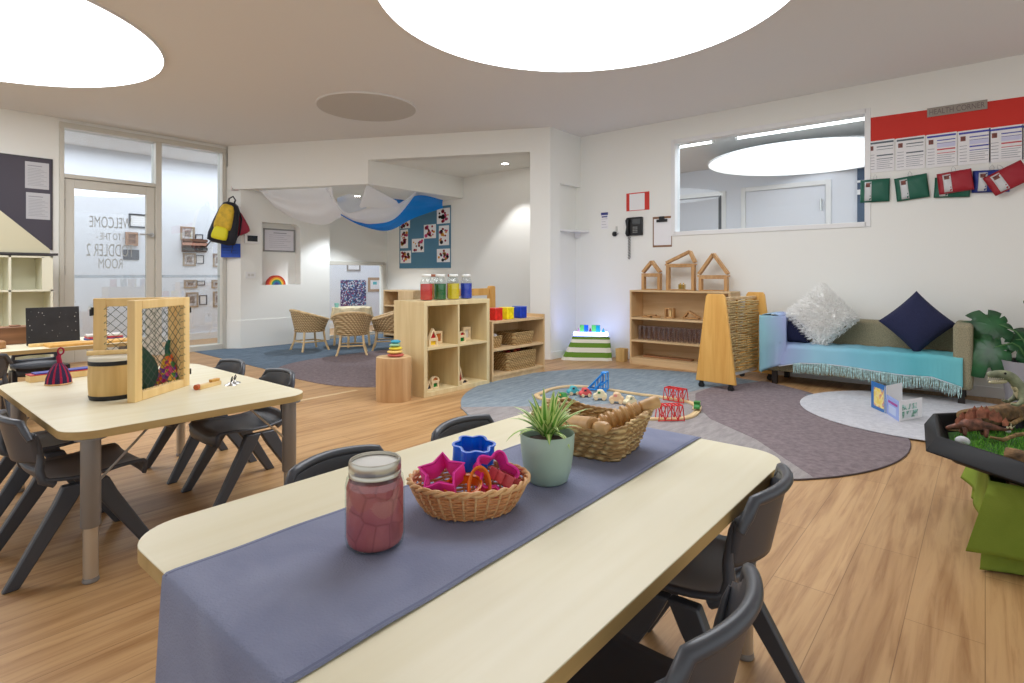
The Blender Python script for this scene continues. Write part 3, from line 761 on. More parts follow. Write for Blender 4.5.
pin('ridged wooden rolling pin sticking up out of the seagrass basket', (1.30, .835, ZT + .050), (1.415, .735, ZT + .104), pr, [(.010, -.002), (.010, .006), (.017, .010), (.018, .03), (.018, .058), (.012, .064), (0, .065)])
# ------------------------------------------------------------ things on the netted frame table (top .50)
def align3(p, q):
    p, q = Vector(p), Vector(q); d = (q - p).normalized(); return Matrix.Translation(p) @ d.to_track_quat('Z', 'Y').to_matrix().to_4x4(), (q - p).length
CORD = mat('netting_cord', (60, 74, 62), .8)
t = thing('hinged_frame', 'hinged pair of pine frames strung with cord netting on the maple table', 'frame', (.72, 2.552, .50))
def panel(p, q, h, pw, parent, name):
    L_ = math.hypot(q[0] - p[0], q[1] - p[1]); a = math.atan2(q[1] - p[1], q[0] - p[0]); T = Matrix.Translation((p[0], p[1], 0)) @ Matrix.Rotation(a, 4, 'Z')
    m = MB(); d = .016
    m.box(0, pw, -d, d, 0, h, T); m.box(L_ - pw, L_, -d, d, 0, h, T); m.box(pw, L_ - pw, -d, d, 0, pw * .8, T); m.box(pw, L_ - pw, -d, d, h - pw * .8, h, T)
    f = m.build(name, PINEL, parent, bevel=.003)
    m = MB(); x0, x1, z0, z1 = pw, L_ - pw, pw * .8, h - pw * .8
    st = .040
    k = -int((z1 - z0) / st) - 1
    while k * st < (x1 - x0):
        for s in (1, -1):
            # line x = x0 + k*st + w, z = z0 + w (or mirrored)
            w0 = max(0, -k * st); w1 = min(z1 - z0, (x1 - x0) - k * st)
            if w1 > w0:
                pa = (x0 + k * st + w0, 0, z0 + w0); pb = (x0 + k * st + w1, 0, z0 + w1)
                if s < 0: pa = (x0 + x1 - pa[0], 0.001, pa[2]); pb = (x0 + x1 - pb[0], 0.001, pb[2])
                m.tube([T @ Vector(pa), T @ Vector(pb)], .0011, 5)
        k += 1
    n_ = 11
    for i in range(n_):
        z = z0 + (z1 - z0) * (i + .5) / n_
        for x in (x0, x1): m.tube([T @ Vector((x + (.008 if x == x0 else -.008), -.004, z)), T @ Vector((x + (-.006 if x == x0 else .006), -d - .002, z + .004)), T @ Vector((x + (.002 if x == x0 else -.002), -d, z + .010))], .0012, 5)
    m.build('net', CORD, f, angle=80)
    return f
pa = panel((0, 0), (.28, .223), .40, .044, t, 'front_panel'); pb = panel((-.032, .372), (.262, .252), .40, .045, t, 'rear_panel')
for z in (.06, .34):
    m = MB(); m.cyl((.297, .232, z - .012), (.297, .232, z + .012), .006); m.box(.285, .30, .222, .236, z - .012, z + .012); m.build('hinge', BLACK, t)
    m = MB(); m.box(-.044, -.030, .356, .368, z - .012, z + .022); m.cyl((-.044, .360, z - .014), (-.044, .360, z + .014), .006); m.build('hinge', BLACK, t)
t = thing('wooden_drum', 'round wooden drum with black bands and a pale skin inside the netted frames', 'drum', (.712, 2.735, .50))
m = MB(); m.lathe([(0, .0), (.078, .0), (.084, .012), (.087, .05), (.088, .10), (.085, .142)], 40); m.build('body', wood('drum_wood', (204, 166, 100), (226, 192, 128), 'z', 1.4), t, angle=50)
m = MB(); m.lathe([(.079, .0), (.0825, -.0), (.0860, .014), (.085, .018)], 40, cap=False); m.build('band', BLACK, t); m = MB(); m.lathe([(.0855, .138), (.087, .139), (.087, .154), (.0855, .155)], 40, cap=False); m.build('band', BLACK, t)
m = MB(); m.lathe([(0, .172), (.082, .170), (.0855, .166), (.0855, .154)], 40); m.build('skin', mat('drum_skin', (226, 222, 206), .5), t)
m = MB(); m.tube([(-.080, .045, .176), (.065, -.030, .1765)], .010, 12); tag(m.build('drum_stick', PINEL), 'plain wooden stick lying across the drum skin', 'drum stick', loc=(.712, 2.735, .507))
# crocheted bell
cr = MATS.get('crochet')
def crochet():
    m, nt, b = newmat('crochet'); v = coords(nt, rot=(0, 0, 0))
    sep = nt.nodes.new('ShaderNodeSeparateXYZ'); nt.links.new(v, sep.inputs[0])
    at = N(nt, 'ShaderNodeMath'); at.operation = 'ARCTAN2'; nt.links.new(sep.outputs[1], at.inputs[0]); nt.links.new(sep.outputs[0], at.inputs[1])
    ml = N(nt, 'ShaderNodeMath'); ml.operation = 'MULTIPLY'; ml.inputs[1].default_value = 11.0; nt.links.new(at.outputs[0], ml.inputs[0])
    si = N(nt, 'ShaderNodeMath'); si.operation = 'SINE'; nt.links.new(ml.outputs[0], si.inputs[0])
    nt.links.new(ramp(nt, si.outputs[0], [(.4, (52, 34, 74)), (.6, (176, 26, 70))]), b.inputs['Base Color'])
    b.inputs['Roughness'].default_value = .9
    n = N(nt, 'ShaderNodeTexVoronoi', Scale=260.0); nt.links.new(v, n.inputs['Vector']); bump(nt, b, n.outputs['Distance'], .6, .005)
    return m
t = thing('crocheted_bell', 'red and purple striped crocheted bell with a loop on the maple table', 'toy', (.632, 3.25, .50))
m = MB(); m.lathe([(.048, 0), (.050, .004), (.047, .03), (.037, .06), (.024, .084), (.012, .096), (0, .098)], 40); m.build('body', crochet(), t, angle=80)
m = MB(); m.lathe([(0, -.0005), (.048, -.0005), (.052, .003), (.049, .008)], 40); m.build('rim', CANE, t)
m = MB(); m.tube([(0, 0, .08), (.004, 0, .10), (0, 0, .125), (.004, 0, .135)], [.012, .010, .009, .007], 10); m.tube([(.008 + .011 * math.sin(2 * math.pi * k / 16), 0, .150 - .015 * math.cos(2 * math.pi * k / 16)) for k in range(16)], .0035, 6, closed=True); m.build('loop', mat('loop_red', (150, 24, 62), .9), t, angle=80)
t = thing('flat_box', 'flat wooden box with a blue and red edge behind the crocheted bell', 'box', (.70, 3.43, .50), R(4))
m = MB(); m.box(-.15, .16, -.035, .035, 0, .030); m.build('body', PINEL, t, bevel=.002)
m = MB(); m.box(-.15, .16, -.036, .036, .030, .034); m.build('red_edge', RED, t); m = MB(); m.box(-.13, .165, -.030, .034, .034, .039); m.build('blue_edge', mat('edge_blue', (50, 60, 160), .5), t)
# woven cone doll and dark green leaf toy behind the net
def blobmat():
    m, nt, b = newmat('pompom_mix'); v = coords(nt); n = N(nt, 'ShaderNodeTexVoronoi', Scale=60.0); nt.links.new(v, n.inputs['Vector'])
    s = nt.nodes.new('ShaderNodeSeparateColor'); nt.links.new(n.outputs['Color'], s.inputs[0])
    r = ramp(nt, s.outputs[0], [(0, (190, 50, 110)), (.25, (120, 60, 150)), (.45, (230, 110, 50)), (.65, (70, 120, 60)), (.85, (220, 170, 60))])
    r.node.color_ramp.interpolation = 'CONSTANT'; nt.links.new(r, b.inputs['Base Color']); b.inputs['Roughness'].default_value = .9; bump(nt, b, n.outputs['Distance'], 1.0, .01)
    return m
t = thing('woven_cone', 'multicoloured knobbly cone with a green tip behind the cord net', 'toy', (.93, 2.79, .50))
m = MB(); m.lathe([(0, 0), (.048, 0), (.052, .01), (.046, .045), (.030, .095), (.018, .135), (.012, .15), (0, .152)], 28); m.build('body', blobmat(), t, angle=80)
m = MB(); m.tube([(0, 0, .145), (-.004, 0, .17), (-.002, 0, .19), (.006, 0, .21)], [.012, .010, .009, .006], 8); m.build('tip', mat('tip_green', (30, 86, 66), .8), t, angle=80)
t = thing('felt_leaf', 'dark green felt leaf standing between the netted frames', 'toy', (.845, 2.755, .50), R(10))
m = MB()
def leaf_s(u, v): 
    x = (u - .5) * 2; w = .055 * math.sin(math.pi * (.12 + .85 * v)) ; return (x * w - .02 * v, .012 * x * x + .02 * v, .01 + .185 * v)
m.grid(leaf_s, 8, 12); m.build('blade', mat('felt_green', (36, 66, 52), .9), t, solid=.006)
m = MB(); m.tube([(0, 0, .0), (0, .002, .03)], .006, 8); m.build('stalk', mat('felt_green', (36, 66, 52)), t)
m = MB(); m.prism(rrect(-.07, .07, -.012, .012, .01), 0, .022); tag(m.build('felt_strip', mat('pink_felt', (214, 150, 160), .9, var=.15, scale=60), bevel=.004), 'pink knitted strip lying beside the green felt leaf', 'toy', loc=(.905, 2.735, .50), rz=R(38))
# castanet and metal jingle
cpos = P(216, 386, .5)
t = thing('wood_block', 'small wooden instrument with a red end on the bare part of the maple table', 'toy', (cpos.x - .02, cpos.y + .01, .50), R(28))
m = MB(); m.prism(rrect(-.075, .055, -.014, .014, .006), 0, .018); m.build('body', PINEL, t, bevel=.002)
m = MB(); m.prism(rrect(.0, .05, -.010, .010, .004), .018, .030); m.build('block', PINE, t, bevel=.002)
m = MB(); m.cyl((-.087, 0, .012), (-.070, 0, .012), .012, n=16); m.build('end', mat('orange_stain', (190, 90, 40), .5), t)
t = thing('finger_cymbals', 'pair of small metal finger cymbals beside the wooden instrument', 'toy', (cpos.x + .055, cpos.y - .025, .50), R(35))
for i, (dx, dy) in enumerate(((0, 0), (.045, .012))):
    m = MB(); m.lathe([(0, .013), (.006, .012), (.010, .007), (.026, .002), (.028, .0)], 24, Tz(dx, dy, .0)); m.build('cymbal', STEEL, t, solid=.001)
    m = MB(); m.tube([(dx, dy, .012), (dx + .004, dy, .030), (dx + .012, dy, .036), (dx + .016, dy, .028), (dx + .006, dy, .014)], .0022, 6); m.build('cord', BLACK, t)

# ------------------------------------------------------------ blackboard table contents (top .50)
def standing_slab(name, label, cat, c, w, h, mm, tilt=8, rz=0, th=.012):
    t = thing(name, label, cat, c, rot=(R(-tilt), 0, R(rz)))
    m = MB(); m.box(-w / 2, w / 2, -th / 2, th / 2, 0, h); m.build('slate', mm, t, bevel=.002)
    return t
SL = mat('slate_black', (30, 28, 30), .55, var=.35, scale=9)
a = onY(26.5, 330, 5.12); b = onY(80, 330, 5.12)
t = standing_slab('blackboard', 'black chalkboard standing on a wooden ledge on the table by the door', 'blackboard', ((a.x + b.x) / 2, 5.12, .505), b.x - a.x, .265, SL, 7)
q = random.Random(5); m = MB()
for k in range(24):
    x, z = q.uniform(-.14, .14), q.uniform(.05, .24); s = q.uniform(.0008, .0025); m.box(x - s, x + s, -.0068, -.006, z - s, z + s * 1.6)
m.build('chalk_marks', mat('chalk', (190, 185, 180), .9), t)
m = MB(); m.box(-.15, .15, -.045, -.012, 0, .022); o = m.build('ledge', PINEL, bevel=.003); tag(o, 'light wooden ledge holding the chalkboard', 'ledge', loc=((a.x + b.x) / 2, 5.09, .50))
m = MB(); m.box(-.27, .27, -.05, .10, 0, .018); tag(m.build('wooden_tray', PINE, bevel=.003), 'thin wooden board lying across the blackboard table edge', 'board', loc=((a.x + b.x) / 2 + .20, 4.955, .50), rz=R(3))
bt = wood('brown_box', (124, 84, 56), (156, 110, 76), 'x', 1.2)
m = MB(); m.prism(rrect(-.10, .10, -.08, .08, .01), 0, .125); m.box(-.03, .03, -.03, .03, .125, .135); tag(m.build('brown_box', bt, bevel=.004), 'brown box standing behind the chalkboard', 'box', loc=(.80, 5.42, .50))
m = MB(); m.prism(rrect(-.16, .16, -.07, .07, .03), 0, .05); tag(m.build('log_slice', wood('bark_brown', (132, 90, 52), (170, 124, 78), 'x', 1.0), bevel=.006), 'long bark-edged slab of wood left of the chalkboard', 'wood slab', loc=(.55, 5.15, .50))
m = MB(); m.prism(rrect(-.1, .1, -.07, .07, .01), 0, .07); tag(m.build('toy_crate', mat('crate_brown', (120, 70, 44), .7, var=.2), bevel=.004), 'low reddish brown crate at the far left of the blackboard table', 'crate', loc=(.56, 5.40, .50))
cols = [((60, 70, 150), 'blue'), ((190, 60, 70), 'red'), ((210, 205, 200), 'white')]
for i, (c, n_) in enumerate(cols):
    m = MB(); m.box(-.11, .11, -.07, .07, 0, .014); tag(m.build('picture_book', mat('bookc_' + n_, c, .5), bevel=.002), 'thin %s picture book lying flat at the table end, seen through the net' % n_, 'book', 'flat books at the end of the blackboard table', loc=(1.30, 5.25, .50 + i * .0145), rz=R(5 - 6 * i))

# ------------------------------------------------------------ house-shaped shelf and pinboard by the door
t = thing('house_shelf', 'white house-shaped shelf unit with a sloping roof below the dark pinboard', 'shelf', (0, 0, 0))
SHW = mat('shelf_cream', (224, 222, 200), .5)
yf, yb = 7.40, 7.72; xr = onY(53, 260, yf).x; xl = xr - 1.50; xc = (xl + xr) / 2
zt = onY(40, 254, yf).z
m = MB(); m.box(xl, xr, yb - .01, yb, .05, zt - .02)
x1 = onY(44.5, 300, yf).x; x2 = onY(11.2, 300, yf).x; x3 = onY(9.5, 300, yf).x
for x in (xr, x2, x2 - .42, xl + .02): m.box(x - .02, x, yf, yb - .01, .05, zt - .02)
za = onY(30, 289.8, yf).z
for z in (.05, .42, za, zt - .02): m.box(xl, xr, yf, yb - .01, z - .018, z)
m.box(x1 - .02, x1, yf, yb - .01, za, zt - .03)
m.box(x1, xr - .02, yf + .001, yf + .01, za, zt - .02)
m.build('carcass', SHW, t, smooth=False)
m = MB(); m.box(xl - .04, xr + .04, yf - .01, yb, zt - .012, zt + .010); m.build('black_edge', mat('shelf_edge', (52, 50, 52), .5), t)
a = onY(1, 211, yf + .02); b = onY(50, 249.5, yf + .02); sl = (a.z - b.z) / (b.x - a.x); apx = xc; apz = b.z + sl * (b.x - apx)
m = MB(); T = Matrix(((1, 0, 0, 0), (0, 0, 1, 0), (0, 1, 0, 0), (0, 0, 0, 1)))
m.prism([(b.x, zt + .012), (2 * xc - b.x, zt + .012), (2 * xc - b.x, b.z), (apx, apz), (b.x, b.z)], yf + .02, yb - .02, T); m.build('gable', mat('gable_beige', (196, 190, 162), .6), t, smooth=False)
def poster(name, label, cat, W, Hh, base, marks, plane, loc, group=None, rz=0.0, th=.004, frame=None, frac=True, tilt=0.0):
    """flat sheet: x across, z up, facing -y locally; marks = (u0, v0, u1, v1, material index)"""
    ang = {'Y': 0.0, 'X': -90.0}[plane]
    t = thing(name, label, cat, loc, rot=(0, R(tilt), R(ang) + rz), group=group)
    m = MB(); m.box(-W / 2, W / 2, -th, 0, -Hh / 2, Hh / 2)
    s = m.build('sheet', base[0], t, smooth=False)
    if marks:
        m = MB()
        for u0, v0, u1, v1, mi in marks:
            m.mat(mi).box(-W / 2 + u0 * W, -W / 2 + u1 * W, -th - .0008, -th, -Hh / 2 + v0 * Hh, -Hh / 2 + v1 * Hh)
        m.build('print', base[1:], t, smooth=False)
    if frame:
        m = MB(); e, fm = frame
        for x0, x1_, z0, z1 in ((-W / 2 - e, W / 2 + e, Hh / 2, Hh / 2 + e), (-W / 2 - e, W / 2 + e, -Hh / 2 - e, -Hh / 2), (-W / 2 - e, -W / 2, -Hh / 2, Hh / 2), (W / 2, W / 2 + e, -Hh / 2, Hh / 2)): m.box(x0, x1_, -th - .008, 0, z0, z1)
        m.build('frame', fm, t, bevel=.001)
    return t
INK = mat('ink_grey', (150, 150, 160), .7); INKD = mat('ink_dark', (60, 62, 80), .7)
PB = mat('pinboard_grey', (84, 80, 90), .9, bmp=.2, bscale=400)
a = onY(-60, 150, YD); b = onY(51, 160.5, YD); c = onY(51, 250, YD)
t = thing('pinboard', 'dark grey pinboard on the wall beside the glazed door', 'pinboard', ((a.x + b.x) / 2, YD - .001, (b.z + c.z) / 2))
m = MB(); w_, h_ = (b.x - a.x) / 2, (b.z - c.z) / 2; m.box(-w_, w_, -.012, 0, -h_, h_); m.build('board', PB, t, smooth=False)
m = MB(); e = .012; m.box(-w_ - e, w_ + e, -.018, 0, h_, h_ + e); m.box(w_, w_ + e, -.018, 0, -h_, h_); m.build('edge', mat('board_edge', (60, 58, 62), .5), t)
def lines(n, u0=.1, u1=.9, v0=.12, v1=.75, mi=0, th=.012):
    return [(u0, v0 + (v1 - v0) * k / max(1, n - 1), u1 - .12 * ((k * 7) % 3), v0 + (v1 - v0) * k / max(1, n - 1) + th, mi) for k in range(n)]
for (p0, q0, p1, q1, lab) in ((25, 161, 49, 190, 'upper printed notice on the dark grey pinboard'), (26, 192, 50, 220, 'lower printed notice on the dark grey pinboard')):
    a = onY(p0, q0, YD - .013); b = onY(p1, q1, YD - .013)
    poster('notice', lab, 'notice', b.x - a.x, a.z - b.z, [mat('notice_paper', (196, 196, 200), .7), INK], lines(12) + [(.1, .84, .7, .87, 0)], 'Y', ((a.x + b.x) / 2, YD - .012, (a.z + b.z) / 2), 'notices on the dark pinboard')

# ------------------------------------------------------------ pictures on the corridor wall
YC = 9.37
FRW = wood('frame_driftwood', (150, 130, 112), (180, 162, 142), 'x', 1.0); PHO = [mat('photo_a', (120, 105, 98), .5, var=.5, scale=30), mat('photo_b', (190, 186, 188), .5, var=.2, scale=30)]
cl = [(182, 228, 193, 239, 'wide driftwood frame above the brown shelf'), (184.5, 254.5, 194, 264.5, 'driftwood frame directly under the brown shelf'), (187.5, 294, 196.5, 305.5, 'driftwood frame lowest in the left column'), (185.5, 281.5, 195.5, 286.5, 'narrow driftwood frame between two larger ones'),
      (213, 226, 221, 241, 'driftwood frame behind the hanging backpack'), (214.5, 255, 222, 265.5, 'driftwood frame in the far column below the blue card'), (214.5, 293, 222, 305, 'driftwood frame lowest in the far column'), (213, 281.5, 222, 286.5, 'narrow driftwood frame in the far column')]
for i, (p0, q0, p1, q1, lab) in enumerate(cl):
    a = onY(p0, q0, YC); b = onY(p1, q1, YC)
    poster('framed_photo', lab + ', on the corridor wall', 'picture', b.x - a.x, a.z - b.z, [PHO[1], PHO[0]], [(.22, .2, .78, .8, 0)], 'Y', ((a.x + b.x) / 2, YC, (a.z + b.z) / 2), 'driftwood frames on the corridor wall', frame=(.025, FRW))
cb = [(196, 235, 202, 239, 'small black frame above the brown shelf'), (196.5, 256, 203, 263, 'small black frame under the brown shelf'), (200, 296, 206, 304, 'small black frame lowest in the left group'), (197.5, 281.5, 204, 284.5, 'small black frame half hidden by the glass strip')]
for p0, q0, p1, q1, lab in cb:
    a = onY(p0, q0, YC); b = onY(p1, q1, YC)
    poster('small_frame', lab + ' in the corridor', 'picture', b.x - a.x, a.z - b.z, [PAPER, INK], lines(4), 'Y', ((a.x + b.x) / 2, YC, (a.z + b.z) / 2), 'small black frames on the corridor wall', frame=(.012, mat('frame_charcoal', (66, 66, 80), .5)))
a = onY(130.5, 215, YC); b = onY(150, 227, YC)
poster('small_frame', 'black framed certificate seen through the door glass', 'picture', b.x - a.x, a.z - b.z, [PAPER, INK], lines(4), 'Y', ((a.x + b.x) / 2, YC, (a.z + b.z) / 2), 'small black frames on the corridor wall', frame=(.022, mat('frame_black', (40, 42, 52), .5)))
a = onY(123, 249.5, YC); b = onY(139, 260, YC)
m = MB(); m.box(-(b.x - a.x) / 2, (b.x - a.x) / 2, -.01, 0, -(a.z - b.z) / 2, (a.z - b.z) / 2); tag(m.build('dark_plaque', mat('plaque', (72, 72, 80), .6), bevel=.002), 'dark grey plaque seen behind the ROOM lettering of the door', 'plaque', loc=((a.x + b.x) / 2, YC, (a.z + b.z) / 2))
a = onY(125, 232, YC); b = onY(137, 246, YC)
t = thing('wall_box', 'small tan wooden box frame seen through the door glass', 'box frame', ((a.x + b.x) / 2, YC, (a.z + b.z) / 2)); hw, hh = (b.x - a.x) / 2, (a.z - b.z) / 2
m = MB(); m.box(-hw, hw, -.01, 0, -hh, hh); m.build('back', mat('tan_back', (196, 150, 116), .7), t)
m = MB()
for bb in ((-hw, hw, -.05, 0, hh - .03, hh), (-hw, hw, -.05, 0, -hh, -hh + .03), (-hw, -hw + .03, -.05, 0, -hh + .03, hh - .03), (hw - .03, hw, -.05, 0, -hh + .03, hh - .03), (-hw + .03, hw - .03, -.04, 0, -.01, .01)): m.box(*bb)
m.build('frame', mat('tan_frame', (160, 118, 86), .7), t)
a = onY(181.5, 239, YC); b = onY(206, 252.5, YC)
t = thing('wall_rack', 'dark brown rack of spools on the corridor wall', 'rack', ((a.x + b.x) / 2, YC, (a.z + b.z) / 2)); hw, hh = (b.x - a.x) / 2, (a.z - b.z) / 2
m = MB(); m.box(-hw, hw, -.03, 0, -hh, hh); m.build('back', mat('rack_brown', (96, 70, 60), .7, var=.25, scale=20), t)
for k, c in ((-.55, (60, 58, 58)), (.25, (190, 140, 120)), (.85, (120, 84, 66))):
    m = MB(); m.box(-hw, hw, -.07, -.03, hh * k - .02, hh * k + .02); m.build('rail', mat('rack_r%d' % int(k * 100), c, .7), t)
def dots():
    m, nt, b = newmat('dot_painting'); v = coords(nt); n = N(nt, 'ShaderNodeTexVoronoi', Scale=46.0); nt.links.new(v, n.inputs['Vector'])
    s = nt.nodes.new('ShaderNodeSeparateColor'); nt.links.new(n.outputs['Color'], s.inputs[0])
    r = ramp(nt, s.outputs[0], [(0, (58, 52, 96)), (.4, (100, 100, 160)), (.55, (210, 214, 226)), (.72, (140, 70, 110)), (.85, (80, 140, 180))]); r.node.color_ramp.interpolation = 'CONSTANT'
    nt.links.new(r, b.inputs['Base Color']); b.inputs['Roughness'].default_value = .6
    return m
a = onY(340.5, 280, YC); b = onY(366, 305, YC)
poster('dot_painting', 'blue and white speckled painting seen through the low nook window', 'painting', b.x - a.x, a.z - b.z, [dots()], None, 'Y', ((a.x + b.x) / 2, YC, (a.z + b.z) / 2))
a = onY(348, 264, YC); b = onY(359, 269.5, YC)
poster('small_frame', 'wide grey frame above the speckled painting', 'picture', b.x - a.x, a.z - b.z, [PAPER, INK], lines(3), 'Y', ((a.x + b.x) / 2, YC, (a.z + b.z) / 2), frame=(.03, mat('frame_grey', (150, 144, 140), .5)))
a = onY(370, 280, YC); b = onY(379.5, 289, YC)
poster('small_frame', 'cork backed sheet with a teal mark beside the speckled painting', 'picture', b.x - a.x, a.z - b.z, [PAPER, TEALP], [(.3, .5, .7, .8, 0)], 'Y', ((a.x + b.x) / 2, YC, (a.z + b.z) / 2), frame=(.05, mat('cork', (176, 150, 124), .8)))

# ------------------------------------------------------------ nook wall things
t = thing('backpack', 'yellow and black child backpack hanging on the wall hook', 'backpack', (3.24, 7.60, 1.78), rot=(0, R(14), R(-42)))
BB = mat('bag_black', (26, 28, 40), .7, bmp=.2, bscale=120); BY = mat('bag_yellow', (206, 170, 40), .6, var=.1, scale=20); BL = mat('bag_lime', (222, 214, 30), .6); BR = mat('bag_maroon', (150, 30, 56), .6)
def soft(m, w, d, h, z0, y0=0, tp=.8, n=16):
    pts = []
    prof = [(0, .0), (.55, .0), (.9, .04), (1, .2), (1, .5), (.94, .8), (.75, .95), (.4, 1.0), (0, 1.0)]
    vs = []; 
    for r, z in prof:
        sc = 1 - (1 - tp) * z
        for k in range(n):
            a = 2 * math.pi * k / n; c, s_ = math.cos(a), math.sin(a)
            ex = .6; x = (abs(c) ** ex) * (1 if c > 0 else -1); y = (abs(s_) ** ex) * (1 if s_ > 0 else -1)
            vs.append((x * r * w * sc, y0 + y * r * d * sc, z0 + z * h))
    fs = [(j * n + k, j * n + (k + 1) % n, (j + 1) * n + (k + 1) % n, (j + 1) * n + k) for j in range(len(prof) - 1) for k in range(n)]
    m.add(vs, fs)
m = MB(); soft(m, .19, .10, .56, -.38, tp=.62); m.build('body', BB, t, angle=80)
m = MB(); soft(m, .115, .05, .34, -.20, -.085, tp=.75); m.build('front_panel', BY, t, angle=80)
m = MB(); soft(m, .10, .045, .17, -.33, -.105, tp=.9); m.build('pocket', BL, t, angle=80)
m = MB(); m.tube([(-.035, 0, .16), (-.04, 0, .22), (0, 0, .26), (.04, 0, .22), (.035, 0, .16)], .010, 8); m.build('handle', BB, t, angle=80)
for s in (-1, 1):
    m = MB(); m.tube([(s * .07, .06, .14), (s * .14, .10, .0), (s * .17, .09, -.2), (s * .13, .06, -.34), (s * .16, .0, -.46)], [.018, .02, .014, .008, .008], 8, sq=.5); m.build('strap', BB, t, angle=80)
t = thing('drawstring_bag', 'maroon bag hanging behind the yellow backpack', 'bag', (3.385, 7.66, 1.70), rot=(0, R(-22), R(-30)))
m = MB(); soft(m, .12, .05, .34, -.17, tp=.8); m.build('body', BR, t, angle=80)
m = MB(); m.tube([(-.04, 0, .17), (0, 0, .28), (.04, 0, .17)], .006, 6); m.build('cord', BB, t)
hk = onL(235, 190, (3.33, 7.9), (3.46, 7.72))
t = thing('wall_hook', 'small white adhesive hook above the backpack', 'hook', (hk.x - .005, hk.y - .01, hk.z), R(-54))
m = MB(); m.box(-.05, .05, -.006, 0, -.01, .05); m.build('plate', mat('hook_pl', (222, 200, 200), .5), t, bevel=.002)
m = MB(); m.tube([(0, -.004, 0), (0, -.05, -.01), (0, -.06, .02)], .007, 6); m.build('prong', STEEL, t)
a = onL(221, 243.5, (3.20, 7.86), (3.48, 7.68)); b = onL(240.5, 257.5, (3.20, 7.86), (3.48, 7.68))
t = poster('blue_card', 'bright blue card fixed below the backpack', 'card', math.hypot(b.x - a.x, b.y - a.y), a.z - b.z, [mat('card_blue', (14, 72, 180), .5), mat('card_ink', (10, 40, 110), .5)], lines(3, .1, .9, .3, .7, 0, .03), 'Y', ((a.x + b.x) / 2, (a.y + b.y) / 2, (a.z + b.z) / 2), rz=math.atan2(b.y - a.y, b.x - a.x))
a = onY(244, 233.5, YB); b = onY(259, 244, YB)
poster('wall_tablet', 'white framed touch panel with a black screen on the nook wall', 'tablet', b.x - a.x, a.z - b.z, [TRIMW, mat('screen_black', (38, 40, 46), .2)], [(.18, .22, .86, .82, 0)], 'Y', ((a.x + b.x) / 2, YB, (a.z + b.z) / 2), th=.02)
a = onY(245.5, 272.5, YB); b = onY(255.5, 276, YB)
poster('light_switch', 'white switch plate below the touch panel', 'switch', b.x - a.x, .09, [TRIMW, mat('switch_grey', (205, 203, 198), .4)], [(.2, .3, .45, .7, 0), (.55, .3, .8, .7, 0)], 'Y', ((a.x + b.x) / 2, YB, 1.0), th=.008)
a = onY(264.5, 229.5, 7.87); b = onY(293.5, 251, 7.87)
poster('framed_notice', 'silver framed notice inside the wall niche', 'notice', b.x - a.x, a.z - b.z, [mat('notice_w', (222, 220, 228), .6), INK], lines(7, .15, .9, .15, .75, 0, .01) + [(.3, .84, .75, .88, 0)], 'Y', ((a.x + b.x) / 2, 7.87, (a.z + b.z) / 2), frame=(.02, SILVER))
t = thing('rainbow_stacker', 'wooden rainbow of nested arches on the niche sill', 'toy', (onY(276, 280, 7.78).x, 7.79, NZ0))
for i, c in enumerate([(196, 52, 34), (226, 126, 40), (232, 196, 60), (60, 140, 80), (40, 110, 150), (60, 60, 130)]):
    ro = .135 - i * .020; ri = ro - .0195; m = MB(); pts = arc(0, 0, ro, 0, 180, 20) + arc(0, 0, ri, 180, 0, 20)
    m.prism(pts, -.03, .03, Matrix(((1, 0, 0, 0), (0, 0, 1, 0), (0, 1, 0, 0), (0, 0, 0, 1)))); m.build('arch', mat('arch_%d' % i, c, .6), t)

# draped fabrics under the bulkhead
SH = sheer('white_muslin', (246, 246, 250), .18, .5); BF = sheer('blue_silk', (36, 136, 226), .05, .5)
def cr_(pts, t_):
    n = len(pts) - 1; k = min(int(t_ * n), n - 1); f = t_ * n - k
    p0, p1, p2, p3 = pts[max(k - 1, 0)], pts[k], pts[k + 1], pts[min(k + 2, n)]
    return tuple(.5 * ((2 * b) + (-a + c) * f + (2 * a - 5 * b + 4 * c - d) * f * f + (-a + 3 * b - 3 * c + d) * f ** 3) for a, b, c, d in zip(p0, p1, p2, p3))
def drape(name, label, top, bot, plane, depth, material, folds=5, amp=.02, nu=48, nv=16):
    def fn(u, v):
        a = cr_(top, u); b = cr_(bot, u); px = a[0] + (b[0] - a[0]) * v; py = a[1] + (b[1] - a[1]) * v
        q_ = plane(px, py); bul = math.sin(v * math.pi)
        off_ = depth * bul + amp * math.sin(v * folds * math.pi + u * 3) * math.sin(math.pi * u)
        return (q_.x - D[0] * off_, q_.y - D[1] * off_, q_.z)
    m = MB(); m.grid(fn, nu, nv); return tag(m.build(name, material, angle=180), label, 'drape')
pl1 = lambda x, y: onL(x, y, (P0[0] + .05, P0[1] + .02), (PA_[0] + .05, PA_[1] + .02))
drape('muslin_drape', 'long white muslin swag hanging along the bulkhead left of the blue silk', [(261, 190.5), (285, 189.5), (310, 188.6), (327, 188)], [(262, 191), (275, 207), (298, 220), (325, 224.5), (342, 215)], pl1, .10, SH)
drape('muslin_drape', 'narrow white muslin fall gathered where the two swags meet', [(326.5, 188), (329, 187.6), (332, 187.4)], [(326.5, 188), (333, 203), (342, 215), (338, 219)], pl1, .05, SH)
pl2 = lambda x, y: onY(x, y, 6.14)
pl3 = lambda x, y: onY(x, y, 6.22)
pl4 = lambda x, y: onY(x, y, 6.9)
drape('blue_silk_drape', 'bright blue silk swag sweeping up to the soffit edge', [(342, 214), (368, 224), (392, 217), (415, 196), (443, 200)], [(342, 216), (362, 226), (388, 230.5), (414, 218), (443, 208)], pl3, .06, BF, 3, .015)
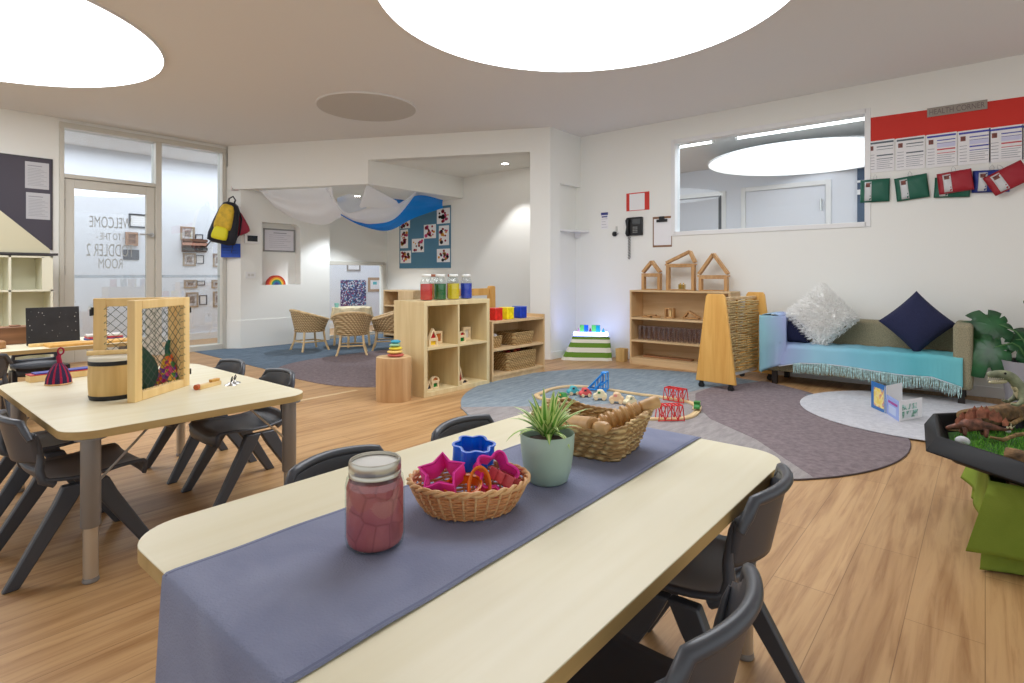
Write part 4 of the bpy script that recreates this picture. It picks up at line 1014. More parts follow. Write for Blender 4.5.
drape('muslin_drape', 'white muslin swag overlapping the blue silk', [(329, 188.5), (345, 212), (369, 208.5), (392, 207), (416, 192.5)], [(341, 214), (356, 221.5), (376, 223.5), (396, 217.5), (416.5, 193)], pl2, .08, SH, 3, .015)
drape('muslin_drape', 'peaked white muslin hanging from the bulkhead corner', [(360, 205), (366, 187), (369, 185), (372, 187), (397, 201)], [(361, 208), (368, 207), (375, 209), (388, 209), (399, 204)], pl2, .05, SH, 2, .01)
drape('blue_silk_drape', 'dark blue silk panel behind the white swags under the soffit', [(378, 196), (392, 195), (410, 196), (436, 203)], [(380, 200), (392, 205), (410, 205), (436, 207)], pl4, .03, BF, 2, .01)
pl5 = lambda x, y: onY(x, y, 6.6)
drape('muslin_drape', 'thin white muslin veil in front of the glowing downlight', [(337, 198), (345, 195), (352, 194.5), (362, 200)], [(341, 214), (350, 213), (358, 211), (367, 208)], pl5, .05, sheer('thin_muslin', (236, 242, 255), .3, .6), 2, .01)
drape('blue_silk_drape', 'small dark blue silk corner at the left of the glowing downlight', [(337, 198), (341, 197), (346, 199)], [(338, 201), (341, 203), (346, 202)], pl4, .01, BF, 1, .0)
# pinboard with photographs on the nook side wall
a = onX(400, 268.5, XR); b = onX(451, 267.7, XR); zt_ = onX(451, 205, XR).z
t = thing('pinboard', 'steel blue pinboard of children pictures beneath the draped silk', 'pinboard', (XR - .001, (a.y + b.y) / 2, (zt_ + a.z) / 2)); w_ = abs(a.y - b.y) / 2; h_ = (zt_ - a.z) / 2
m = MB(); m.box(-.012, 0, -w_, w_, -h_, h_); m.build('board', mat('pin_blue', (82, 128, 156), .9), t, smooth=False)
q = random.Random(9)
sp = [(400.5, 218, 410, 228, 'photo partly covered by the blue silk'), (400.5, 230, 408, 248, 'tall narrow picture at the far edge'), (400.5, 251, 411, 263, 'picture in the bottom far corner'), (412, 239, 424, 252, 'picture second from the bottom, with pink blots'), (424, 225, 436, 238, 'picture with orange blots in the middle'), (437, 209, 450, 223, 'picture nearest the silk with crimson blots'), (439, 226, 449, 245, 'tall picture at the near edge'), (437, 249, 450, 262, 'picture in the bottom near corner')]
pal = [mat('blot_a', (150, 30, 50), .8), mat('blot_b', (40, 28, 34), .8), mat('blot_c', (214, 150, 60), .8), mat('blot_d', (200, 60, 110), .8)]
for p0, q0, p1, q1, lab in sp:
    a = onX(p0, q0, XR - .013); b = onX(p1, q1, XR - .013); W_ = abs(a.y - b.y); Hh = a.z - b.z; t = thing('child_artwork', lab + ' on the blue pinboard', 'artwork', (XR - .013, (a.y + b.y) / 2, (a.z + b.z) / 2), group='pictures on the blue pinboard')
    m = MB(); m.box(-.003, 0, -W_ / 2, W_ / 2, -Hh / 2, Hh / 2); m.build('sheet', PAPER, t, smooth=False)
    m = MB()
    for k in range(16):
        y, z, s = q.uniform(-W_ * .36, W_ * .36), q.uniform(-Hh * .36, Hh * .36), q.uniform(.015, .04)
        m.mat(q.randrange(4)).add([(-.0035, y + s * math.cos(g), z + s * .8 * math.sin(g)) for g in [j * math.pi / 4 for j in range(8)]], [tuple(range(8))])
    m.build('paint_blots', pal, t, smooth=False)

# ------------------------------------------------------------ wicker chairs and cloth table
def make_wicker(label, loc, rz):
    t = thing('wicker_chair', label, 'chair', loc, rz, 'wicker tub chairs in the nook')
    # shell: open towards +y, arms sweep round the back
    def sh(u, v):
        g = R(-62 + 304 * u) ; g = R(180) + (g - R(90)); a = R(200) * 0
        th_ = R(35 + 290 * u)            # 0 = +y
        x, y = math.sin(th_), math.cos(th_)
        bk = (1 - y) / 2
        top = .40 + .14 * bk ** 1.2; low = .27
        z = low + (top - low) * v; r = .185 + .055 * v
        return (x * r, y * r, z)
    m = MB(); m.grid(sh, 40, 10); m.build('backrest', WICK, t, solid=.012, angle=80)
    m = MB(); m.tube([Vector(sh(k / 40, 1.0)) for k in range(41)], .016, 8); m.build('rolled_rim', WICKS, t, angle=80)
    m = MB(); m.lathe([(0, .25), (.19, .25), (.20, .262), (.19, .275), (0, .272)], 28); m.build('seat', WICK, t, angle=60)
    for k, (x, y) in enumerate(((.13, .13), (-.13, .13), (.13, -.13), (-.13, -.13))):
        m = MB(); m.tube([(x * 1.02, y * 1.02, .255), (x * 1.12, y * 1.12, .12), (x * 1.4, y * 1.4, 0)], .014, 8); m.build('leg', WICKS, t, angle=80)
    m = MB()
    c = [(.148, .148), (-.148, .148), (-.148, -.148), (.148, -.148)]
    m.tube([(x, y, .12) for x, y in c], .009, 6, closed=True); m.build('stretcher', WICKS, t)
    return t
wc = make_wicker('child wicker tub chair with its back to the room', (4.13, 6.12, 0), R(-35))
dup(wc, (4.0, 6.90, 0), R(-95), 'child wicker tub chair side-on against the white nook wall')
dup(wc, (4.72, 6.18, 0), R(50), 'child wicker tub chair half hidden by the birch cube shelf')
t = thing('cloth_table', 'small round table under a cream patterned cloth between the wicker chairs', 'table', (4.62, 6.85, 0))
m = MB()
def clo(u, v):
    g = 2 * math.pi * u
    if v < .5: return (math.cos(g) * .27 * v * 2, math.sin(g) * .27 * v * 2, .545)
    f = (v - .5) * 2; r = .27 + .02 * f + .018 * f * math.sin(9 * g); return (math.cos(g) * r, math.sin(g) * r, .545 - .17 * f)
m.grid(clo, 72, 12); m.build('tablecloth', mat('cream_cloth', (226, 214, 180), .9, var=.12, scale=14), t, angle=80)
m = MB(); m.lathe([(0, .51), (.26, .51), (.26, .535), (0, .535)], 32); m.build('tabletop', BEECH, t)
for x, y in ((.15, .15), (-.15, .15), (.15, -.15), (-.15, -.15)):
    m = MB(); m.cyl((x, y, .52), (x * 1.15, y * 1.15, 0), .016); m.build('leg', WICKS, t)
m = MB(); m.lathe([(0, 0), (.025, 0), (.032, .05), (.028, .06), (0, .058)], 20); tag(m.build('teal_cup', mat('cup_teal', (140, 205, 200), .4)), 'pale teal cup on the cloth covered table', 'cup', loc=(4.44, 6.95, .547))
# play shelf against the nook side wall
t = thing('play_cupboard', 'small beech play cupboard against the nook side wall', 'cupboard', (5.78, 7.02, 0))
m = MB(); w, d, h = .38, .20, .76
m.box(-d, d, -w, -w + .02, 0, h); m.box(-d, d, w - .02, w, 0, h)
for z in (.04, .27, .50, h - .02): m.box(-d, d, -w + .02, w - .02, z, z + .02)
m.box(d - .01, d, -w + .02, w - .02, 0, h); m.box(-d, d, -.01, .01, .06, h - .02); m.build('carcass', BEECHY, t, smooth=False)
m = MB(); m.box(-d - .015, -d, -w + .01, -.012, .29, h - .01); dd = m.build('door', BEECH, t, bevel=.003)
m = MB(); m.ball((-d - .025, -.04, .52), .012); m.build('knob', BEECH, dd)
# ------------------------------------------------------------ birch cube shelf
t = thing('cube_shelf', 'birch cube shelf with four square openings and jars of coloured water on top', 'shelf', (3.03, 3.485, 0))
w, d, h, e = .79, .39, .783, .038
m = MB(); m.box(0, w, 0, d, h - e, h); m.box(0, w, 0, d, 0, e); m.box(0, e, 0, d, e, h - e); m.box(w - e, w, 0, d, e, h - e); m.build('carcass', BIRCH, t, bevel=.002, smooth=False)
m = MB(); m.box(w / 2 - .009, w / 2 + .009, .001, d, e, h - e); m.build('divider', BIRCH, t, smooth=False)
m = MB(); m.box(e, w / 2 - .009, .001, d, h / 2 - .009, h / 2 + .009); m.box(w / 2 + .009, w - e, .001, d, h / 2 - .009, h / 2 + .009); m.build('shelf_board', BIRCHX, t, smooth=False)
m = MB(); m.box(e, w - e, d - .012, d - .006, e, h - e); m.build('back_board', BIRCH, t, smooth=False)
wj = pane('water_jar_glass', .07, (245, 248, 248), .02)
def wjar(c, colname, label, x, y):
    t = thing('water_jar', label, 'jar', (x, y, .784), group='jars of coloured water on the cube shelf'); t.scale = (1.06, 1.06, 1.16)
    m = MB(); m.lathe([(0, 0), (.044, 0), (.050, .006), (.050, .13), (.043, .148), (.036, .158), (.036, .172)], 28); m.build('glass', wj, t, angle=60)
    mm = MATS.get('water_' + colname) or mat('water_' + colname, c, .15)
    m = MB(); m.lathe([(0, .004), (.043, .004), (.048, .008), (.048, .122), (0, .122)], 28); m.build('coloured_water', mm, t, angle=50)
    m = MB(); m.lathe([(0, .172), (.034, .172), (.038, .176), (.038, .188), (.034, .192), (0, .192)], 24); m.build('lid', mat('lid_pale', (226, 228, 224), .3) if colname not in ('amber', 'rose') else mat('lid_copper', (176, 110, 84), .35, .6), t)
for c, n_, lab, px in (((190, 46, 36), 'red', 'glass jar of red water at the near end of the row', 427), ((16, 96, 44), 'green', 'glass jar of dark green water, second in the row', 440.8), ((214, 190, 30), 'yellow', 'glass jar of yellow water, third in the row', 454), ((14, 54, 170), 'blue', 'glass jar of blue water at the far end of the row', 466.8)):
    p = onY(px - .6, 290, 3.62); wjar(c, n_, lab, p.x, 3.62)
for c, n_, lab, px in (((170, 120, 60), 'amber', 'amber jar with a metal lid behind the red and green jars', 434.5), ((150, 60, 60), 'rose', 'rose coloured jar behind the yellow jar', 452)):
    p = onY(px, 290, 3.78); wjar(c, n_, lab, p.x, 3.78)
# blocks with coloured windows inside the cubes
BW = mat('block_wood', (224, 200, 160), .6, var=.05, scale=30)
def wblock(label, loc, pts, cols_, th=.03, rz=0, inset=.78):
    t = thing('window_block', label, 'block', loc, rz, 'wooden blocks with coloured windows in the cube shelf')
    T_ = Matrix(((1, 0, 0, 0), (0, 0, 1, 0), (0, 1, 0, 0), (0, 0, 0, 1)))
    cx_ = sum(p[0] for p in pts) / len(pts); cz_ = sum(p[1] for p in pts) / len(pts); ip = [(cx_ + (x - cx_) * .62, cz_ + (z - cz_) * .62) for x, z in pts]
    n = len(pts); m = MB()
    vs = [(x, y, z) for y in (-th / 2, th / 2) for x, z in pts] + [(x, y, z) for y in (-th / 2, th / 2) for x, z in ip]
    fs = []
    for i in range(n):
        j = (i + 1) % n
        fs += [(i, j, 2 * n + j, 2 * n + i), (n + j, n + i, 3 * n + i, 3 * n + j), (j, i, n + i, n + j), (2 * n + i, 2 * n + j, 3 * n + j, 3 * n + i)]
    m.add(vs, fs); m.build('frame', BW, t, bevel=.001)
    m = MB(); m.prism(ip, -.003, .003, T_); m.build('coloured_window', cols_, t, smooth=False)
    return t
GR = mat('acrylic_green', (36, 120, 50), .2); RE = mat('acrylic_red', (176, 30, 40), .2); YE = mat('acrylic_yellow', (236, 196, 40), .2); OR = mat('acrylic_amber', (190, 110, 50), .2)
tri = lambda w, h: [(-w / 2, 0), (w / 2, 0), (0, h)]; sq = lambda w, h: [(-w / 2, 0), (w / 2, 0), (w / 2, h), (-w / 2, h)]
def half(r): return [(r * math.cos(R(a)), r * math.sin(R(a))) for a in range(0, 181, 15)]
zs = h / 2 + .0095; z0 = .0385
def cpos(px, y, z=0): 
    p = onY(px, 300, y); return p.x
wblock('oblong block with a yellow window under the triangular block, upper near cube', (cpos(432.5, 3.56), 3.56, zs), sq(.10, .055), YE)
wblock('triangular block with a red window in the upper near cube', (cpos(432.5, 3.56), 3.56, zs + .056), tri(.105, .095), RE)
wblock('square block standing behind the triangular block, upper near cube', (cpos(437.5, 3.66), 3.66, zs), sq(.09, .11), OR)
wblock('oblong block with a green window in the upper far cube', (cpos(461.5, 3.56), 3.56, zs), sq(.085, .055), GR)
wblock('half-round block with a red window stacked in the upper far cube', (cpos(461.5, 3.56), 3.56, zs + .056), half(.042), RE)
wblock('square block with a pale window at the side of the upper far cube', (cpos(466, 3.66), 3.66, zs), sq(.09, .12), mat('acrylic_clear', (210, 200, 186), .2))
wblock('small triangular block beside the arch in the lower near cube', (cpos(428.5, 3.56), 3.56, z0), tri(.07, .08), mat('acrylic_dark', (60, 60, 70), .2))
wblock('half-round amber block stacked high in the lower near cube', (cpos(434.5, 3.58), 3.58, z0 + .056), half(.045), OR)
wblock('oblong block under the amber half-round, lower near cube', (cpos(434.5, 3.58), 3.58, z0), sq(.075, .055), GR)
wblock('tall triangular block in the lower far cube', (cpos(459.5, 3.58), 3.58, z0), tri(.07, .15), RE)
wblock('dark half-round block in the lower far cube', (cpos(464, 3.52), 3.52, z0), half(.045), mat('acrylic_dark', (60, 60, 70), .2))
# log stool with stacking stones
t = thing('log_stool', 'upright section of pale tree trunk beside the cube shelf', 'log', (2.845, 3.635, 0))
q = random.Random(2); n_ = 40; m = MB(); prof = []
vs = []; rads = [.138 * (1 + .03 * math.sin(3 * 2 * math.pi * k / n_) + .02 * math.sin(7 * 2 * math.pi * k / n_ + 1)) for k in range(n_)]
for z in (0, .01, .1, .2, .3, .335, .345):
    for k in range(n_): g = 2 * math.pi * k / n_; r_ = rads[k] * (.985 if z in (0, .345) else 1.0) * (1 + .008 * math.sin(z * 20 + k)); vs.append((r_ * math.cos(g), r_ * math.sin(g), z))
fs = [(j * n_ + k, j * n_ + (k + 1) % n_, (j + 1) * n_ + (k + 1) % n_, (j + 1) * n_ + k) for j in range(6) for k in range(n_)]
m.add(vs, fs + [tuple(reversed(range(n_)))]); m.build('trunk', wood('debarked_trunk', (180, 138, 92), (212, 176, 130), 'z', .8), t, angle=60)
m = MB(); m.add([(.985 * rads[k] * math.cos(2 * math.pi * k / n_), .985 * rads[k] * math.sin(2 * math.pi * k / n_), .3452) for k in range(n_)], [tuple(range(n_))]); m.build('end_grain', mat('end_grain', (206, 176, 132), .6, var=.08, scale=20), t)
sc = [((196, 96, 84), .066), ((226, 190, 110), .062), ((222, 200, 60), .054), ((150, 190, 150), .044), ((60, 160, 190), .040)]; z = .346
for i, (c, r_) in enumerate(sc):
    hgt = .027; m = MB(); m.lathe([(0, 0), (r_ * .6, .001), (r_ * .93, .007), (r_, .0135), (r_ * .93, .020), (r_ * .6, .026), (0, .027)], 28)
    lab = ['salmon', 'sand', 'yellow', 'pale green', 'blue'][i]
    tag(m.build('stacking_stone', mat('stone_%d' % i, c, .55), angle=80), '%s wooden disc, %s of the balancing stack on the log' % (lab, ['lowest', 'second up', 'middle one', 'fourth up', 'topmost'][i]), 'stacking toy', 'stacked wooden discs on the log', loc=(2.845 + (-1) ** i * .004, 3.62, z)); z += hgt - .0005
# ------------------------------------------------------------ low beech shelf with baskets
t = thing('low_shelf', 'low beech shelf of baskets beside the birch cube shelf', 'shelf', (3.87, 3.50, 0))
w, d, h, e = .815, .36, .565, .02
m = MB(); m.box(0, e, 0, d, 0, h); m.build('side_panel', BEECH, t, smooth=False); m = MB(); m.box(w - e, w, 0, d, 0, h + .03); m.build('side_panel', BEECH, t, smooth=False); m = MB(); m.box(e, w - e, d - .01, d, 0, h + .03); m.build('back_board', BEECH, t, smooth=False)
m = MB(); m.box(e, w - e, 0, d - .01, h - e, h); m.build('top_board', BEECHY, t, smooth=False)
m = MB(); m.box(e, w - e, 0, d - .01, .285, .285 + e); m.build('shelf_board', BEECHY, t, smooth=False)
m = MB(); m.box(e, w - e, 0, d - .01, .045, .065); m.box(e, w - e, .01, .03, 0, .045); m.build('base_board', BEECHY, t, smooth=False)
def cubebox(label, px, c, nm):
    p = onY(px, 315, 3.60); t = thing('colour_box', label, 'box', (p.x, 3.62, .5655), group='bright boxes on the low shelf')
    m = MB(); m.box(-.052, .052, -.055, .055, 0, .115); m.build('body', mat('boxc_' + nm, c, .25, var=.12, scale=30), t, bevel=.005)
    m = MB(); m.box(-.054, .054, -.057, .057, .108, .118); m.build('rim', mat('boxr_' + nm, [min(255, x + 20) for x in c], .3), t, bevel=.003)
cubebox('bright red box next to the cube shelf on the low shelf', 496.5, (206, 44, 38), 'red'); cubebox('bright yellow box in the middle of the low shelf top', 508, (238, 212, 30), 'yel'); cubebox('bright blue box at the far end of the low shelf top', 521, (18, 60, 176), 'blu')
def sgb(name, label, loc, w, d, h, flare=.01, rz=0, mm=SEAG, r=.0075, group=None):
    t = thing(name, label, 'basket', loc, rz, group); m = MB(); nr = max(4, int(h / (r * 1.75)))
    for j in range(nr):
        f = j / (nr - 1); ww, dd = w / 2 + flare * f, d / 2 + flare * f; base = rrect(-ww, ww, -dd, dd, min(ww, dd) * .25, 5); per = []
        for i in range(len(base)):
            p, q2 = Vector(base[i]), Vector(base[(i + 1) % len(base)]); n_ = max(1, int((q2 - p).length / .012))
            for k in range(n_): per.append(p.lerp(q2, k / n_))
        m.tube([(p.x * (1 + .01 * math.sin(i * 1.3 + j * 3.14)), p.y * (1 + .01 * math.sin(i * 1.3 + j * 3.14)), r + f * (h - 2 * r)) for i, p in enumerate(per)], r, 6, closed=True)
    m.build('woven_wall', mm, t, angle=80); m = MB(); m.prism(rrect(-w / 2, w / 2, -d / 2, d / 2, min(w, d) * .12), .001, .008); m.build('base', mm, t)
    return t
def lx(px, y, z): 
    return onY(px, 300, y).x
b1 = sgb('round_basket', 'small open basket at the near end of the middle shelf', (4.02, 3.66, .306), .15, .15, .11, .012)
b2 = sgb('seagrass_basket', 'rectangular seagrass basket at the far end of the middle shelf', (4.40, 3.66, .306), .30, .22, .125)
b3 = sgb('seagrass_basket', 'large seagrass basket of red toys on the bottom shelf', (4.36, 3.665, .066), .44, .25, .18)
q = random.Random(4)
for k in range(9):
    m = MB(); m.ball((0, 0, 0), .026, 10, 6, sz=.8); nm = ['dark red', 'brown', 'orange'][k % 3]
    tag(m.build('wooden_fruit', mat('fruit_%d' % (k % 3), [(150, 36, 34), (90, 50, 40), (196, 90, 50)][k % 3], .5)), 'small %s wooden fruit heaped in the large bottom basket' % nm, 'toy fruit', 'wooden fruit in the bottom shelf basket', loc=(4.22 + .048 * (k % 5) + .01 * (k // 5), 3.60 + .055 * (k // 5), .066 + .170 + .02 * ((k * 3) % 2)))
for k in range(4):
    m = MB(); m.ball((0, 0, 0), .03, 10, 6); tag(m.build('white_ball', PAPER), 'white felt ball in the small open basket', 'felt ball', 'white felt balls in the small basket', loc=(4.0 + .045 * (k % 2), 3.63 + .05 * (k // 2), .306 + .10))
# bench behind the cube shelf
bp = onY(491, 287, 4.35)
t = thing('wooden_bench', 'wooden seat with tall rounded side posts behind the low shelf', 'bench', (bp.x, 4.35, 0))
for x in (-.62, .0):
    m = MB(); m.prism([(-.06, 0), (.06, 0), (.045, .86), (.03, .875), (-.02, .875), (-.035, .86)], -.03, .03, Matrix.Translation((x, .0, 0)) @ Matrix(((1, 0, 0, 0), (0, 0, 1, 0), (0, 1, 0, 0), (0, 0, 0, 1))) ); m.build('post', PINE, t, bevel=.006)
    m = MB(); m.box(x - .02, x + .02, .031, .32, 0, .40); m.build('end_panel', PINE, t, bevel=.006)
m = MB(); m.box(-.58, -.05, -.012, .012, .77, .85); m.build('top_rail', PINE, t, bevel=.004)
m = MB(); m.box(-.60, -.02, .03, .30, .40, .425); m.build('seat', PINE, t, bevel=.004)
# ------------------------------------------------------------ corner: striped cloth light table
t = thing('light_table', 'small light table in the corner draped with a green and white striped cloth', 'table', (5.735, 3.58, 0), math.atan2(.53, .85) - math.pi / 2)
CGR = mat('stripe_green', (104, 146, 46), .9); CWH = mat('stripe_white', (232, 232, 222), .9)
m = MB(); ht = .27; lv = [0, .035, .095, .15, .205, .245, .27]; rows = [0, 1, 0, 1, 0, 1]
q = random.Random(1)
def lp_(f, k, n=48):
    # rounded rectangular loop flaring to the hem, with soft folds
    hw, hd = .235 + .13 * (1 - f) ** 1.3, .115 + .035 * (1 - f)
    g = 2 * math.pi * k / n; c, s_ = math.cos(g), math.sin(g); ex = .35
    x = abs(c) ** ex * (1 if c > 0 else -1) * hw; y = abs(s_) ** ex * (1 if s_ > 0 else -1) * hd
    if x < 0: x = x * (.205 + .03 * (1 - f)) / hw
    fold = .010 * (1 - f) * math.sin(k * 1.3)
    return (-x, y + fold, f * ht)
n_ = 48
for i, z in enumerate(lv):
    for k in range(n_): m.v.append(lp_(z / ht, k))
for i in range(6):
    for k in range(n_):
        m.f.append((i * n_ + k, (i + 1) * n_ + k, (i + 1) * n_ + (k + 1) % n_, i * n_ + (k + 1) % n_)); m.m.append(0 if rows[i] else 1)
m.f.append(tuple(6 * n_ + k for k in reversed(range(n_)))); m.m.append(1)
m.build('striped_cloth', [CGR, CWH], t, angle=60)
m = MB(); m.box(-.225, .19, -.105, .10, ht, ht + .012); m.build('frame', mat('light_frame', (70, 78, 84), .5), t, bevel=.002)
m = MB(); m.box(-.22, .185, -.10, .095, ht + .012, ht + .045); m.build('glowing_top', emit('light_panel', (150, 170, 255), 8.0), t, bevel=.003)
def tile(label, px, w, h, c1, c2, dy=-.04, tri_=False):
    p = onL(px, 330, (5.48, 3.87), (5.81, 3.34)); g = math.atan2(.53, .85) - math.pi / 2; o = thing('magnetic_tile', label, 'toy', (p.x + .85 * .11, p.y + .53 * .11, ht + .0455), g, 'coloured tiles on the light table')
    T_ = Matrix(((1, 0, 0, 0), (0, 0, 1, 0), (0, 1, 0, 0), (0, 0, 0, 1)))
    m = MB()
    if tri_: m.prism([(-w / 2, 0), (w / 2, 0), (0, h)], -.02, .02, T_); m.build('body', c1, o)
    else:
        m.box(-w / 2, 0, -.02, .02, 0, h); m.build('near_half', c1, o); m = MB(); m.box(0, w / 2, -.02, .02, 0, h); m.build('far_half', c2, o)
tg, tb, tt, tr_ = [mat('tile_' + n, c, .2) for n, c in (('g', (90, 180, 80)), ('b', (20, 90, 190)), ('t', (10, 140, 150)), ('p', (110, 40, 70)))]
tile('pair of green and blue tiles standing at the left of the light table', 584, .10, .085, tg, tb); tile('pair of green and teal tiles standing at the right of the light table', 596, .10, .085, tg, tt)
tile('little dark red triangular tile between the two pairs', 590.3, .045, .055, tr_, None, tri_=True); tile('little teal triangular tile at the right end of the light table', 603.5, .045, .055, tt, None, tri_=True); tile('little rose triangular tile at the left end of the light table', 578.5, .045, .055, mat('tile_r', (170, 120, 130), .3), None, tri_=True)
sgb('bamboo_basket', 'tiny bamboo basket on the floor beside the open bookcase', (5.80, 3.22, 0), .10, .10, .15, .004, mm=wood('bamboo', (200, 164, 100), (222, 190, 130), 'z', 1.2), r=.006)

# ------------------------------------------------------------ open bookcase
t = thing('bookcase', 'low open birch bookcase against the right wall under the clipboard', 'bookcase', (5.705, 1.95, 0))
w, d, h, e = 1.118, .295, .813, .02
for y_ in (0, w - e):
    m = MB(); m.box(0, d, y_, y_ + e, 0, h); m.build('side_panel', BEECH, t, smooth=False)
m = MB(); m.box(-.004, d, 0, w, h, h + .018); m.build('top_board', BEECHY, t, bevel=.002)
for z in (.275, .525):
    m = MB(); m.box(0, d - .01, e, w - e, z - e, z); m.build('shelf_board', BEECHY, t, smooth=False)
m = MB(); m.box(0, d - .01, e, w - e, .055, .075); m.box(.004, .02, e, w - e, 0, .055); m.build('base_board', BEECHY, t, smooth=False)
m = MB(); m.box(d - .01, d - .004, e, w - e, .02, h); m.build('back_board', BEECHY, t, smooth=False)
def bar(m, a, b, r=.016, dep=.03):
    a, b = Vector(a), Vector(b); dv = (b - a).normalized(); nrm = Vector((0, -dv.z, dv.y)); vs = []
    for p in (a, b):
        for s1, s2 in ((-1, -1), (1, -1), (1, 1), (-1, 1)): vs.append(tuple(p + nrm * r * s1 + Vector((dep * s2, 0, 0))))
    m.add(vs, [(0, 1, 2, 3), (7, 6, 5, 4), (0, 4, 5, 1), (1, 5, 6, 2), (2, 6, 7, 3), (3, 7, 4, 0)])
FRW2 = wood('frame_block_wood', (170, 124, 74), (204, 160, 108), 'z', 1.5)
zt = .832
def house(y0, y1, zs_, za, ya, word, over=.015):
    t = thing('square_frame', '%s on the bookcase top' % word[0], 'building frame', (5.86, (y0 + y1) / 2, zt), group='square wooden frames on the bookcase'); hw = (y1 - y0) / 2; hh = zs_ - zt
    for nm, a, b in (('post', (0, -hw + .016, 0), (0, -hw + .016, hh)), ('post', (0, hw - .016, 0), (0, hw - .016, hh)), ('top_bar', (0, -hw + .032, hh - .010), (0, hw - .032, hh - .010)), ('bottom_bar', (0, -hw + .032, .006), (0, hw - .032, .006))):
        m = MB(); bar(m, a, b, .016 if nm == 'post' else (.010 if nm == 'top_bar' else .006)); m.build(nm, FRW2, t, bevel=.002)
    t = thing('triangle_frame', '%s' % word[1], 'building frame', (5.86, (y0 + y1) / 2, zs_ + .001), group='triangular wooden frames on the bookcase'); hw += over; ah = za - zs_; ay = ya - (y0 + y1) / 2
    for nm, a, b in (('rafter', (0, -hw + .01, .030), (0, ay, ah - .01)), ('rafter', (0, hw - .01, .030), (0, ay, ah - .012)), ('base_bar', (0, -hw, .009), (0, hw, .009))):
        m = MB(); bar(m, a, b, .015 if nm == 'rafter' else .009); m.build(nm, FRW2, t, bevel=.002)
def hy(px): return onX(px, 280, 5.86).y
def hz(px, py): return onX(px, py, 5.86).z
house(hy(661), hy(642.5), hz(650, 275), hz(651, 260.5), hy(652), ('small square wooden frame at the light table end', 'small triangular wooden frame topping the smallest house'), .0)
house(hy(695), hy(667), hz(680, 265.5), hz(688, 250.5), hy(690), ('tallest square wooden frame in the middle', 'lopsided wooden roof triangle on the tallest house'), .012)
house(hy(728), hy(699.5), hz(713, 277), hz(713, 253), hy(713.5), ('wide square wooden frame behind the rope divider', 'tall pointed wooden triangle on the house nearest the divider'), .012)
t = thing('glass_block', 'small clear and gold block inside the tallest wooden house', 'block', (5.86, hy(682), zt + .013))
m = MB(); m.box(-.02, .02, -.036, .036, 0, .055); m.build('body', pane('clear_acrylic', .25, (240, 232, 200), .05), t, bevel=.003)
for s in (-1, 1):
    m = MB(); m.lathe([(.012, 0), (.014, .03), (.008, .06), (0, .07)], 12, Tz(0, s * .018, .002)); m.build('gold_figure', mat('gold_toy', (214, 176, 90), .35, .5), t)
# contents of the shelves
zz = .5255
def bitem(name, label, cat, px, fn, mm, x=5.86, z=zz, grp=None, rz=0):
    m = MB(); fn(m); return tag(m.build(name, mm, bevel=.002), label, cat, group=grp, loc=(x, onX(px, 310, x).y, z), rz=rz)
for k, px in enumerate((648, 652, 656.5)):
    bitem('wooden_block', 'thin wooden plank in the pile on the upper bookcase shelf', 'block', px, lambda m: m.box(-.05, .05, -.045, .045, 0, .014), FRW2, 5.86, zz + .0145 * k * (1 if k < 2 else .0) , 'flat planks on the upper bookcase shelf', R(k * 12))
def frame_s(m, hw=.045, hh=.11):
    for a, b in (((0, -hw, 0), (0, -hw, hh)), ((0, hw, 0), (0, hw, hh)), ((0, -hw, hh - .006), (0, hw, hh - .006)), ((0, -hw, .006), (0, hw, .006))): bar(m, a, b, .008, .03)
bitem('building_square', 'small square wooden frame standing on the upper bookcase shelf', 'building frame', 670, frame_s, FRW2)
bitem('wooden_block', 'upright wooden block inside the small square frame', 'block', 671, lambda m: m.box(-.02, .02, -.012, .012, 0, .08), PINEL, 5.87, zz + .015)
def tri_s(m):
    for a, b in (((0, -.09, .012), (0, .09, .012)), ((0, .09, .012), (0, .035, .085)), ((0, .035, .085), (0, -.09, .012))): bar(m, a, b, .008, .03)
bitem('triangle_frame', 'low triangular wooden frame lying on the upper bookcase shelf', 'building frame', 692, tri_s, FRW2)
cup = pane('clear_cup', .05, (246, 244, 246), .25)
q = random.Random(6)
t0 = None
for k in range(16):
    y = 2.98 - .058 * k
    for r_, x in enumerate((5.78, 5.86)):
        if t0 is None:
            t0 = MB().lathe([(0, 0), (.019, 0), (.025, .075), (.027, .15), (.026, .152), (.023, .075), (.017, .004)], 14).build('clear_cup', cup)
            o = t0
        else:
            o = t0.copy(); C.objects.link(o)
        tag(o, 'clear plastic tube standing among the others on the middle bookcase shelf', 'cup', 'clear tubes on the middle bookcase shelf', loc=(x, y, .2755 + .0))
bitem('wooden_plank', 'long dark plank lying on the lowest bookcase shelf', 'plank', 668, lambda m: m.box(-.04, .04, -.28, .28, 0, .02), wood('walnut_plank', (130, 88, 56), (160, 112, 74), 'y', 1), 5.86, .0755)

